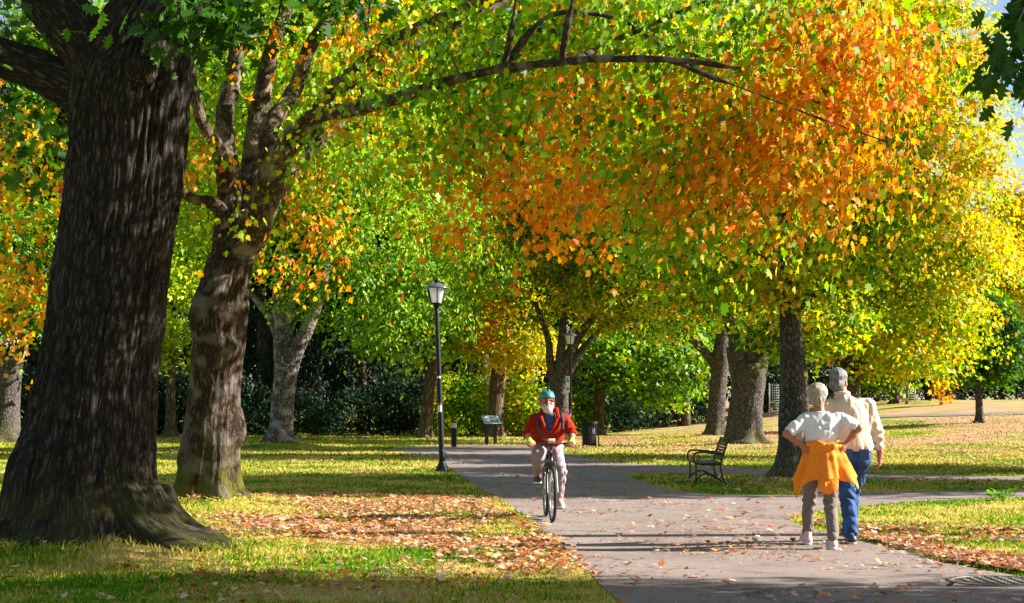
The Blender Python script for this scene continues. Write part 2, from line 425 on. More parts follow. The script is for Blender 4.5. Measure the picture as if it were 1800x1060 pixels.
r1 = ramp(nt, [(.3, (.225, .180, .162)), (.7, (.315, .255, .230))]); L(nt, n1, 'Fac', r1, 'Fac')
r2 = ramp(nt, [(.3, (.62, .62, .64)), (.6, (1, 1, 1)), (.8, (1.25, 1.22, 1.2))]); L(nt, n2, 'Fac', r2, 'Fac')
mm = mixc(nt, 1.0, (r1, 'Color'), (r2, 'Color'), 'MULTIPLY')
r4 = ramp(nt, [(0, (.35, .33, .32)), (.008, (1, 1, 1))]); L(nt, n4, 'Distance', r4, 'Fac')
m3 = mixc(nt, 1.0, (mm, 2), (r4, 'Color'), 'MULTIPLY')
n6 = N(nt, 'ShaderNodeTexNoise', Scale=2.6, Detail=7.0, Roughness=.72, Distortion=.8); L(nt, geo, 'Position', n6, 'Vector')      # stains and worn patches
r6 = ramp(nt, [(.34, (.66, .63, .62)), (.47, (1, 1, 1)), (.62, (1, 1, 1)), (.72, (1.22, 1.2, 1.18))]); L(nt, n6, 'Fac', r6, 'Fac')
m3 = mixc(nt, 1.0, (m3, 2), (r6, 'Color'), 'MULTIPLY')
p = N(nt, 'ShaderNodeBsdfPrincipled', Roughness=.85); p.inputs['Specular IOR Level'].default_value = .25
L(nt, m3, 2, p, 'Base Color')
b = N(nt, 'ShaderNodeBump', Strength=.5, Distance=.006); L(nt, n3, 'Distance', b, 'Height'); L(nt, b, 'Normal', p, 'Normal'); L(nt, p, 0, out, 0)
me.materials.append(m); ASPHALT = m
tag(link('path', me), kind='structure')

# ------------------------------------------------------------------ trees stand on low mounds
TREE_AT = {k: on_ground(*v) for k, v in dict(oak=(165, 962), maple=(366, 884), pale=(492, 787), bench=(1390, 838), stout=(1315, 783), slim=(1258, 767)).items()}
for k, r, h in (('oak', 2.6, .16), ('maple', 1.8, .12), ('pale', 2.2, .22), ('stout', 2.0, .15), ('slim', 1.8, .12)):
    MOUNDS.append((TREE_AT[k][0], TREE_AT[k][1], r, h))

# ------------------------------------------------------------------ ground
def axis(parts):
    out_ = []
    for a, b, st in parts: out_ += list(np.arange(a, b, st))
    return np.array(out_ + [parts[-1][1]])
gx = axis([(-400, -60, 20), (-60, -24, 3), (-24, 30, .6), (30, 70, 3), (70, 400, 20)])
gy = axis([(-60, 4, 4), (4, 60, .6), (60, 130, 2), (130, 900, 30)])
X, Y = np.meshgrid(gx, gy); Z = gz(X, Y)
nx_, ny_ = len(gx), len(gy)
i, j = np.meshgrid(np.arange(ny_ - 1), np.arange(nx_ - 1), indexing='ij')
q = np.stack([i * nx_ + j, i * nx_ + j + 1, (i + 1) * nx_ + j + 1, (i + 1) * nx_ + j], -1).reshape(-1, 4)
def turf_color(nt, blade=False):
    geo = N(nt, 'ShaderNodeNewGeometry')
    mp = N(nt, 'ShaderNodeMapping'); mp.inputs['Scale'].default_value = (.42, .55, 0); L(nt, geo, 'Position', mp, 'Vector')
    n1 = N(nt, 'ShaderNodeTexNoise', Scale=1.0, Detail=5.0, Roughness=.62); L(nt, mp, 'Vector', n1, 'Vector')
    n2 = N(nt, 'ShaderNodeTexNoise', Scale=9.0, Detail=4.0, Roughness=.7); L(nt, geo, 'Position', n2, 'Vector')
    a = N(nt, 'ShaderNodeMath', operation='MULTIPLY_ADD'); a.inputs[1].default_value = .35; L(nt, n2, 'Fac', a, 0); L(nt, n1, 'Fac', a, 2)
    last = (a, 'Value')
    if blade:
        rp = N(nt, 'ShaderNodeAttribute', attribute_name='Col'); a2 = N(nt, 'ShaderNodeMath', operation='MULTIPLY_ADD'); a2.inputs[1].default_value = .34
        L(nt, rp, 'Fac', a2, 0); L(nt, a, 'Value', a2, 2); sb = N(nt, 'ShaderNodeMath', operation='SUBTRACT'); sb.inputs[1].default_value = .17; L(nt, a2, 'Value', sb, 0); last = (sb, 'Value')
    r = ramp(nt, [(.50, (.055, .20, .006)), (.61, (.16, .30, .010)), (.69, (.40, .38, .035)), (.78, (.60, .46, .12)), (.88, (.64, .46, .21))])
    nt.links.new(last[0].outputs[last[1]], r.inputs['Fac'])
    # dry leaf crumbs cover the turf on the rise under the far trees
    sp = N(nt, 'ShaderNodeSeparateXYZ'); L(nt, geo, 'Position', sp, 'Vector')
    my = N(nt, 'ShaderNodeMapRange'); my.inputs['From Min'].default_value = 44; my.inputs['From Max'].default_value = 60; my.inputs['To Max'].default_value = .9; L(nt, sp, 'Y', my, 'Value')
    mx = N(nt, 'ShaderNodeMapRange'); mx.inputs['From Min'].default_value = -4; mx.inputs['From Max'].default_value = 6; L(nt, sp, 'X', mx, 'Value')
    m3 = N(nt, 'ShaderNodeTexNoise', Scale=.22, Detail=4.0); L(nt, geo, 'Position', m3, 'Vector'); r3 = ramp(nt, [(.40, (0, 0, 0)), (.56, (1, 1, 1))]); L(nt, m3, 'Fac', r3, 'Fac')
    k1 = N(nt, 'ShaderNodeMath', operation='MULTIPLY'); L(nt, my, 'Result', k1, 0); L(nt, mx, 'Result', k1, 1)
    k2 = N(nt, 'ShaderNodeMath', operation='MULTIPLY'); L(nt, k1, 'Value', k2, 0); L(nt, r3, 'Color', k2, 1)
    mm = mixc(nt, (k2, 'Value'), (r, 'Color'), (.56, .36, .22))
    rr = nt.nodes.new('NodeReroute'); nt.links.new(mm.outputs[2], rr.inputs[0])
    class _R: outputs = {'Color': rr.outputs[0]}
    return _R
m, nt, out = nmat('turf_soil')
tcol = turf_color(nt); geo = N(nt, 'ShaderNodeNewGeometry')
n2 = N(nt, 'ShaderNodeTexNoise', Scale=45.0, Detail=4.0); L(nt, geo, 'Position', n2, 'Vector')
r2 = ramp(nt, [(.3, (.45, .42, .36)), (.65, (1.0, 1.0, 1.0))]); L(nt, n2, 'Fac', r2, 'Fac')
mm = mixc(nt, 1.0, (tcol, 'Color'), (r2, 'Color'), 'MULTIPLY')
p = N(nt, 'ShaderNodeBsdfPrincipled', Roughness=.95); p.inputs['Specular IOR Level'].default_value = .1; L(nt, mm, 2, p, 'Base Color')
b = N(nt, 'ShaderNodeBump', Strength=.7, Distance=.04); L(nt, n2, 'Fac', b, 'Height'); L(nt, b, 'Normal', p, 'Normal'); L(nt, p, 0, out, 0)
tag(link('ground', mesh_np('ground', np.stack([X, Y, Z], -1).reshape(-1, 3), q.ravel(), np.full(len(q), 4), m)), kind='structure')

# far walking path on the rise at the right
far_l = [on_ground(x, y) for x, y in ((1540, 733), (1620, 731), (1700, 729), (1800, 727), (1950, 725))]
wv = []
for c in spline(np.array(far_l), 30):
    for dy in (-1.0, 1.0): wv.append((c[0], c[1] + dy, float(gz(c[0], c[1] + dy)) + .03))
k = np.arange(29) * 2
tag(link('far_path', mesh_np('far_path', wv, np.stack([k, k + 2, k + 3, k + 1], -1).ravel(), np.full(29, 4), ASPHALT)), kind='structure')

# ------------------------------------------------------------------ grass blades
rg = np.random.default_rng(3)
nb = 330000
d = 8.5 * np.exp(rg.random(nb) * math.log(75 / 8.5)); x = (rg.random(nb) * 2 - 1) * (.345 * d + 1.0)
P2 = np.column_stack([x, d]); keep = ~inside(P2, PATH); P2 = P2[keep]
tu = vnoise(np.column_stack([P2 * 2.3, np.zeros(len(P2))]), 77) + .6 * vnoise(np.column_stack([P2 * 7, np.zeros(len(P2))]), 78)
# taller tufts round the foot of the big oak and at the lower-left
tall = np.exp(-((P2[:, 0] + 4.2) ** 2 + (P2[:, 1] - 15.3) ** 2) / 2.2)
keep = rg.random(len(P2)) < .55 + .45 * tu
P2, tu, tall = P2[keep], tu[keep], tall[keep]; n = len(P2); d = P2[:, 1]
h = (.020 + .018 * rg.random(n) + .010 * np.clip(tu, 0, 1)) * (1 + 1.6 * tall * rg.random(n)) * (1 + d / 80); wd = .0028 + .00042 * d
ang = rg.random(n) * 6.283; lean = rg.normal(0, .55, (n, 2)) * h[:, None]
B = np.column_stack([P2, gz(P2[:, 0], P2[:, 1]) - .004]); s = np.column_stack([np.cos(ang), np.sin(ang), 0 * ang]) * wd[:, None]
mid = B + np.column_stack([lean * .35, h * .6]); tip = B + np.column_stack([lean, h])
V = np.stack([B - s, B + s, mid + s * .7, mid - s * .7, tip], 1).reshape(-1, 3)
o5 = np.arange(n) * 5
lp = np.column_stack([o5, o5 + 1, o5 + 2, o5 + 3, o5 + 3, o5 + 2, o5 + 4]); sz = np.tile([4, 3], n)
m, nt, out = nmat('grass_blade')
r = turf_color(nt, True); dn = N(nt, 'ShaderNodeBsdfDiffuse'); tn = N(nt, 'ShaderNodeBsdfTranslucent'); L(nt, r, 'Color', dn, 'Color'); L(nt, r, 'Color', tn, 'Color')
ms = N(nt, 'ShaderNodeMixShader', Fac=.4); L(nt, dn, 0, ms, 1); L(nt, tn, 0, ms, 2); L(nt, ms, 0, out, 0)
cc = np.repeat(rg.random(n), 5)[:, None] * np.ones(3)
tag(link('grass', mesh_np('grass', V, lp.ravel(), sz, m, cc, smooth=False)), kind='stuff')

# ------------------------------------------------------------------ leaves
def outline(pts):                       # half outline mirrored
    pts = np.array(pts, float)
    return np.vstack([pts, np.column_stack([pts[-2:0:-1, 0], -pts[-2:0:-1, 1]])])
LEAF_MAPLE = outline([(0, 0), (-.06, .22), (.14, .26), (.22, .56), (.42, .40), (.56, .62), (.62, .22), (.80, .20), (1.0, 0)])
LEAF_MID = outline([(0, 0), (.08, .34), (.30, .30), (.52, .48), (.66, .16), (1.0, 0)])
LEAF_OVAL = outline([(0, 0), (.25, .27), (.6, .24), (1.0, 0)])
LEAF_STAR = outline([(0, 0), (.2, .5), (.45, .2), (1.0, 0)])
LEAF_OAK = outline([(0, 0), (.14, .1), (.22, .3), (.32, .13), (.46, .42), (.56, .15), (.72, .34), (.78, .12), (.9, .14), (1.0, 0)])
LEAF_SPRAY = outline([(0, 0), (.3, .13), (1.0, 0)])
def leaves(base, tipdir, nrm, size, tpl, fold=.25, curl=.3, rng=RNG):
    n, k = len(base), len(tpl)
    t = tipdir / (np.linalg.norm(tipdir, axis=1)[:, None] + 1e-9)
    b = np.cross(nrm, t); b /= np.linalg.norm(b, axis=1)[:, None] + 1e-9
    nn = np.cross(t, b)
    u, v = tpl[:, 0], tpl[:, 1]
    cu = curl * (.4 + rng.random(n)); fo = fold * (.3 + rng.random(n))
    wv = -(np.abs(v)[None] * fo[:, None]) - cu[:, None] * (u ** 2)[None] * .5
    V = base[:, None] + size[:, None, None] * (u[None, :, None] * t[:, None] + v[None, :, None] * b[:, None] + wv[..., None] * nn[:, None])
    idx = np.arange(n * k)
    return V.reshape(-1, 3), idx, np.full(n, k, np.int32)
def pal_pick(pal, n, rng, sel):         # pal: list of colours; sel in 0..1
    pal = np.array(pal); q = np.clip(sel, 0, .9999) * (len(pal) - 1); i = q.astype(int); f = (q - i)[:, None]
    c = pal[i] * (1 - f) + pal[i + 1] * f
    return np.clip(c * (1 + rng.normal(0, .16, (n, 1))) * (1 + rng.normal(0, .06, (n, 3))), .002, .95)

# fallen leaves lying on grass and path
fl = []
def scatter(poly_px, n, power=1.0, size=(.035, .075), clump=.0):
    P = np.array([on_ground(a, b_)[:2] for a, b_ in poly_px]); lo, hi = P.min(0), P.max(0)
    got = []
    while sum(map(len, got)) < n:
        q_ = lo + (hi - lo) * rg.random((n * 2, 2)); q_ = q_[inside(q_, P)]
        if clump:
            q_ = q_[rg.random(len(q_)) < np.clip(.5 + clump * fbm(np.column_stack([q_ * .9, 0 * q_[:, 0]]), 31), .02, 1)]
        got.append(q_)
    q_ = np.concatenate(got)[:n]; fl.append((q_, size[0] + (size[1] * 1.15 - size[0]) * rg.random(n) ** 1.9))
scatter([(285, 872), (430, 888), (640, 872), (830, 880), (925, 918), (985, 975), (1010, 1005), (930, 1010), (800, 985), (640, 960), (430, 930)], 13000, size=(.016, .062), clump=1.0)
scatter([(300, 860), (860, 868), (1060, 1050), (300, 1060)], 6500, size=(.014, .060), clump=1.0)
scatter([(0, 900), (300, 860), (1060, 1090), (0, 1090)], 500)
scatter([(430, 850), (820, 850), (820, 800), (430, 790)], 700, clump=.8)
scatter([(1500, 945), (1560, 950), (1800, 985), (1900, 1010), (1900, 1034), (1800, 1012), (1660, 988), (1560, 960)], 4600, size=(.018, .062), clump=.5)
scatter([(1385, 912), (1480, 925), (1800, 930), (1900, 960), (1600, 955), (1480, 940)], 900, clump=.6)
scatter([(1000, 960), (1380, 915), (1500, 950), (1800, 1020), (1800, 1085), (1100, 1085)], 420, size=(.03, .075), clump=.9)
scatter([(900, 880), (1500, 872), (1380, 920), (1000, 985)], 260, clump=.6)
scatter([(900, 920), (960, 925), (1060, 1020), (1000, 1000)], 260)
scatter([(760, 800), (1100, 812), (1200, 870), (850, 866)], 260)
scatter([(1100, 838), (1900, 846), (1900, 858), (1250, 866)], 800, clump=.6)
scatter([(1000, 765), (1900, 735), (1900, 835), (1000, 806)], 9000, size=(.035, .075), clump=1.2)
scatter([(0, 860), (120, 770), (450, 772), (300, 858)], 700, size=(.05, .1), clump=.6)
scatter([(1000, 960), (1380, 915), (1500, 950), (1800, 1020), (1800, 1085), (1100, 1085)], 2600, size=(.006, .018), clump=.6)
scatter([(850, 860), (1240, 872), (1500, 900), (1400, 990), (1000, 985)], 2600, size=(.007, .020), clump=.8)
Q = np.concatenate([a for a, _ in fl]); S = np.concatenate([b_ for _, b_ in fl]); n = len(Q)
zb = np.where(inside(Q, PATH), .012, .030) + gz(Q[:, 0], Q[:, 1]) + rg.random(n) * .012
a = rg.random(n) * 6.283; tl = rg.normal(0, .28, (n, 3)); td = np.column_stack([np.cos(a), np.sin(a), tl[:, 2] * .8]); nr = np.column_stack([tl[:, :2], np.ones(n)])
V, idx, sz = leaves(np.column_stack([Q, zb]), td, nr, S, LEAF_MAPLE, -.4, -.55, rg)
LITTER = [(.30, .05, .015), (.50, .13, .03), (.52, .22, .09), (.56, .30, .17), (.62, .40, .27), (.60, .42, .30), (.55, .36, .22), (.62, .36, .05)]
c = pal_pick(LITTER, n, rg, rg.random(n))
MAT_LITTER = leaf_mat('fallen_leaf', .2, 1.05, gloss=.04)
tag(link('fallen_leaves', mesh_np('fallen_leaves', V, idx, sz, MAT_LITTER, np.repeat(c, len(LEAF_MAPLE), 0), smooth=False)), kind='stuff')
# ------------------------------------------------------------------ trees
BARK_OAK = bark_mat('oak_bark', (.030, .023, .018), (.115, .092, .074), lichen=(.36, .38, .33), lich=.08, moss=.38, sx=20, sz=4.2, bump=.8, dist=.02)
BARK_MAPLE = bark_mat('maple_bark', (.045, .029, .018), (.16, .115, .075), lichen=(.30, .27, .19), lich=.18, moss=1.0, sx=15, sz=5, patch=(.13, .11, .095))
BARK_LIMB = bark_mat('maple_limb_bark', (.07, .05, .033), (.24, .185, .13), lichen=(.36, .34, .25), lich=.30, moss=0, sx=13, sz=7, patch=(.22, .17, .12))
BARK_PALE = bark_mat('pale_bark', (.10, .085, .075), (.36, .34, .32), lichen=(.44, .44, .42), lich=.3, moss=.3, sx=12, sz=5, patch=(.28, .25, .22))
BARK_GREY = bark_mat('grey_bark', (.075, .062, .055), (.24, .21, .19), lichen=(.48, .48, .44), lich=.16, moss=.6, sx=17, sz=6, bump=.7, dist=.02)
BARK_BROWN = bark_mat('brown_bark', (.11, .075, .05), (.27, .20, .14), lich=.1, moss=.4, sx=9, sz=2)
TWIG = simple('twig_bark', (.15, .11, .08), .9, var=.4, scale=8)
LEAF = leaf_mat('autumn_leaf', .47, 1.12, 1.06)
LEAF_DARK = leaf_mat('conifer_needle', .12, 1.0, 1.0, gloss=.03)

# leaf colours, from green through yellow to red
G_DK = (.035, .10, .012); G_MD = (.085, .22, .012); G_LT = (.20, .40, .014); G_YL = (.40, .52, .015); YEL = (.68, .54, .02); GOLD = (.80, .46, .012); ORA = (.86, .30, .010); ORA2 = (.86, .20, .010); RED = (.58, .085, .014); OLIVE = (.24, .27, .02)

def root_flare(base_r, amp, height, lobes, seed, z0=0.0, furrow=0.0, fr=9.0, knob=0.0):
    ph = np.random.default_rng(seed).random(8) * 6.283
    def f(bc, R):
        z = bc[:, 2] - z0; a = np.arctan2(bc[:, 1], bc[:, 0])
        k = np.exp(-np.clip(z, 0, None) / height)
        r = amp * k * (.55 + .45 * np.cos(lobes * a + ph[0]) + .3 * np.cos((lobes + 2) * a + ph[1])) + amp * .6 * k ** 3
        u = np.column_stack([bc[:, 0] * 1.6, bc[:, 1] * 1.6, bc[:, 2] * .7])
        r = r + .045 * R * fbm(u / max(base_r, .2), seed, 2)
        if knob: r = r + knob * np.clip(fbm(bc * np.array([2.2, 2.2, 1.6]) / (base_r / .4), seed + 5, 3), 0, 1)
        if furrow:
            w_ = np.column_stack([bc[:, 0] * fr, bc[:, 1] * fr, bc[:, 2] * 1.1])
            wob = .45 * vnoise(bc * 3.0, seed + 3)[:, None]
            r1 = 1 - np.abs(vnoise(w_ + wob, seed + 9)) * 2; r2 = 1 - np.abs(vnoise(w_ * 1.9 + wob, seed + 11)) * 2
            r = r + furrow * (r1 + .5 * r2 - .6)
        return r
    return f

def px_line(rows, d0=None):             # rows of (px, py, width_px[, d]) -> points, radii
    P, R = [], []
    for r in rows:
        d = r[3] if len(r) > 3 else d0
        P.append(at(r[0], r[1], d)); R.append(r[2] / 2 * d / F_PX)
    return np.array(P), np.array(R)

class Tree:
    def __init__(s, name, label, base, bark, cat='tree', group=None, seed=1):
        s.o = empty(name, base, label, cat, group); s.base = np.asarray(base, float); s.bark = bark; s.rng = np.random.default_rng(seed); s.seed = seed
        s.sk = []; s.skr = []; s.tw = MB(); s.ntw = 0
        s.LV = []; s.LI = []; s.LS = []; s.LC = []; s.ln = 0
    def _note(s, P, R):
        m = max(4, int(np.linalg.norm(np.diff(P, axis=0), axis=1).sum() / .25)); Q = spline(np.column_stack([P, R]), m)
        s.sk += list(Q[:, :3]); s.skr += list(Q[:, 3])
    def wood(s, name, P, R, sides, seg, disp=None, extra=(), note=True):
        mb = MB(); mb.tube(np.asarray(P) - s.base, R, sides, seg, disp=disp)
        for (P2, R2, sd, sg) in extra: mb.tube(np.asarray(P2) - s.base, R2, sd, sg, disp=root_flare(float(np.max(R2)), 0, 1, 3, s.seed + 1, furrow=.0))
        if note: s._note(np.asarray(P, float), np.broadcast_to(R, (len(P),)))
        return mb.build(name, s.bark, s.o, bc=True)
    def clumps(s, C, sig, per, size, tpl, pal, sel=(.5, .25), droop=.5, up=.6, selnoise=.5, twig=True, flatz=.45, rmax=.05, cs=None, outw=.6, hang=1.1, sunny=.30):
        rng = s.rng; C = np.asarray(C, float)
        if twig and len(s.sk):
            SK = np.array(s.sk); D = np.min(np.linalg.norm(SK[None] - C[:, None], axis=2), axis=1) if len(C) * len(SK) < 4e6 else np.linalg.norm(C - s.base, axis=1)
            for k in np.argsort(D):
                c = C[k]; SK = np.array(s.sk); v = SK - c
                dist = np.linalg.norm(v, axis=1) + .9 * np.clip(v[:, 2], 0, None)
                j = int(np.argmin(dist)); a = SK[j]; l = np.linalg.norm(c - a)
                if l < .15: continue
                r0 = min(s.skr[j] * .6, rmax, .010 + .012 * l)
                mid = a + (c - a) * .5 + np.array([0, 0, .12 * l]) + rng.normal(0, .08 * l, 3)
                q1 = a + (c - a) * .25 + np.array([0, 0, .07 * l]) + rng.normal(0, .05 * l, 3)
                P = np.array([a, q1, mid, c]); R = np.array([r0, r0 * .8, r0 * .55, max(.0045, r0 * .3)])
                s.tw.tube(P - s.base, R, 5, 8, cap=False); s.ntw += 1
                Q = spline(np.column_stack([P, R]), max(4, int(l / .3))); s.sk += list(Q[1:, :3]); s.skr += list(Q[1:, 3])
        n = len(C) * per; ci = np.repeat(np.arange(len(C)), per)
        sg = sig if cs is None else sig * np.asarray(cs)[ci][:, None]
        g = np.clip(rng.normal(0, 1, (n, 3)), -1.9, 1.9) * np.array([1, 1, flatz])
        off = g * sg
        r2 = (off[:, 0] ** 2 + off[:, 1] ** 2)
        off[:, 2] -= droop * r2 / (np.mean(sg) * 2 + 1e-6)
        B = C[ci] + off
        oh = off.copy(); oh[:, 2] = 0; oh /= np.linalg.norm(oh, axis=1)[:, None] + 1e-6
        tip = oh * .6 + rng.normal(0, .55, (n, 3)); tip[:, 2] -= droop * hang
        ctr = C.mean(0); ou = C[ci] - ctr; ou[:, 2] *= .5; ou /= np.linalg.norm(ou, axis=1)[:, None] + 1e-6
        nr = ou * outw + rng.normal(0, .45, (n, 3)); nr[:, 2] += up; nr[:, 0] += sunny
        S = size * (.6 + .7 * rng.random(n))
        V, idx, sz = leaves(B - s.base, tip, nr, S, tpl, .55, .6, rng)
        cn = vnoise(C * .55 + s.seed, s.seed + 40)[ci] * selnoise + vnoise(C * 1.9, s.seed + 41)[ci] * selnoise * .6
        sl = sel[0] + cn * .5 + rng.normal(0, sel[1], n)
        c = pal_pick(pal, n, rng, sl)
        s.LV.append(V); s.LI.append(idx + s.ln); s.LS.append(sz); s.LC.append(np.repeat(c, len(tpl), 0)); s.ln += len(V)
        return s
    def finish(s, leafmat=None, twig_name='branch'):
        if s.LV:
            V, I, S, C = [np.concatenate(a) for a in (s.LV, s.LI, s.LS, s.LC)]; mi = np.zeros(len(S), np.int32)
            if s.ntw:                    # the fine twigs that carry the leaves belong to the crown
                tv = np.concatenate(s.tw.V); I = np.concatenate([I, np.concatenate(s.tw.L) + len(V)]); ts = np.concatenate(s.tw.S)
                V = np.concatenate([V, tv]); S = np.concatenate([S, ts]); C = np.concatenate([C, np.full((len(tv), 3), .1)]); mi = np.concatenate([mi, np.ones(len(ts), np.int32)])
            s.crown = link('crown', mesh_np('crown', V, I, S, [leafmat or LEAF, TWIG], C, None, mi, smooth=False), s.o)
        return s.o

def in_lobes(lobes, n, rng, shell=.55):
    w_ = np.array([l[3] * l[4] * l[5] for l in lobes]) ** .8; k = rng.choice(len(lobes), n, p=w_ / w_.sum())
    v = rng.normal(0, 1, (n, 3)); v /= np.linalg.norm(v, axis=1)[:, None]
    r = shell + (1 - shell) * rng.random(n) ** .6; r = np.where(rng.random(n) < .22, r * rng.random(n), r)
    A = np.array(lobes)
    return A[k, :3] + v * r[:, None] * A[k, 3:6]
def lobe(px, py, d, rx, ry, rz): return (*at(px, py, d), rx, ry, rz)

# --- the big oak at the left edge -----------------------------------------------------------
b0 = TREE_AT['oak'].copy(); d0 = b0[1]; b0[2] = 0.12
t = Tree('oak_tree', 'massive dark furrowed oak trunk at the left edge, forking near the top of the picture', b0, BARK_OAK, seed=5)
P, R = px_line([(160, 985, 262), (158, 950, 256), (155, 900, 246), (150, 850, 240), (158, 780, 230), (168, 700, 220), (182, 600, 210), (202, 450, 203), (220, 300, 208), (228, 200, 216), (240, 130, 206), (262, 60, 178), (285, 0, 158), (305, -150, 130), (320, -400, 90), (330, -700, 40)], d0)
def oak_roots(bc, R, base=root_flare(.7, .10, .42, 5, 8, furrow=.030, fr=15)):
    r = base(bc, R); z = np.clip(bc[:, 2] - .12, 0, None); a = np.arctan2(bc[:, 1], bc[:, 0])
    for ang, amp, wd, h in ((-38, .85, .20, .17), (-20, .5, .16, .26), (-75, .50, .24, .26), (-112, .55, .26, .28), (-150, .62, .28, .34), (175, .55, .3, .4), (130, .5, .3, .4), (80, .5, .3, .35), (30, .5, .26, .3), (-5, .55, .22, .30)):
        da = (a - math.radians(ang) + math.pi) % (2 * math.pi) - math.pi
        r = r + amp * np.exp(-(da / wd) ** 2) * (.8 * np.exp(-z / h) + .2 * np.exp(-z / (h * 2.6))) * (1 + .30 * fbm(bc * 4, 71, 2))
    r = r + .045 * np.exp(-z / .4) * fbm(bc * np.array([6, 6, 2.5]), 73, 3)
    return r
t.wood('trunk', P, R * .955, 420, 520, oak_roots)
fd = root_flare(.25, 0, .3, 3, 12, furrow=.014, fr=12)
P, R = px_line([(215, 215, 120), (172, 110, 108), (128, 50, 100), (88, 0, 98), (40, -70, 92), (-80, -260, 70), (-250, -480, 40)], d0 - .1); t.wood('limb', P, R, 90, 90, fd)
P, R = px_line([(175, 175, 84), (120, 150, 80), (60, 122, 74), (0, 100, 68), (-150, 50, 52), (-380, -20, 30)], d0 + .05); t.wood('limb', P, R, 70, 70, fd)
P, R = px_line([(280, 60, 110), (360, -60, 90), (470, -180, 66), (640, -330, 40)], d0 - .8); t.wood('limb', P, R, 50, 50, fd)
# knot where an old limb was lost
kb = MB(); kc = at(246, 118, d0 - .66) - b0
kb.lathe([(.0, .05), (.05, .06), (.085, .045), (.11, .02), (.14, -.03), (.17, -.09)], c=kc, sides=28, rot=Matrix.Rotation(math.radians(84), 3, 'X') @ Matrix.Rotation(.12, 3, 'Y')); kb.build('knot', BARK_OAK, t.o, bc=True)
rng = t.rng
lob = [(-4.6, d0, 11, 6, 6, 3.2), (-8, d0 + 1, 9.3, 4, 5, 2.8), (-1.2, d0 - 1.5, 9.9, 3.4, 4, 2.6)]
C = in_lobes(lob, 170, rng)
C = np.vstack([C, [at(px, py, d0 + dd) for px, py, dd in ((20, 30, 1.2), (85, 70, 1.2), (40, 10, -.4), (20, 210, 1.5), (-20, 60, 1.4), (-10, 160, 1.3), (60, 230, 1.6))]])
t.clumps(C, .55, 75, .17, LEAF_OAK, [G_DK, G_DK, G_MD, G_MD, OLIVE], (.4, .2), droop=.35)
t.clumps([at(px, py, d0 - 1.5) for px, py in ((325, 0), (355, 22), (375, -5), (395, 30), (350, 55), (420, 0), (590, 0), (635, -15))], .24, 42, .17, LEAF_OAK, [G_DK, G_DK, G_MD], (.35, .2), droop=.4)
t.finish()

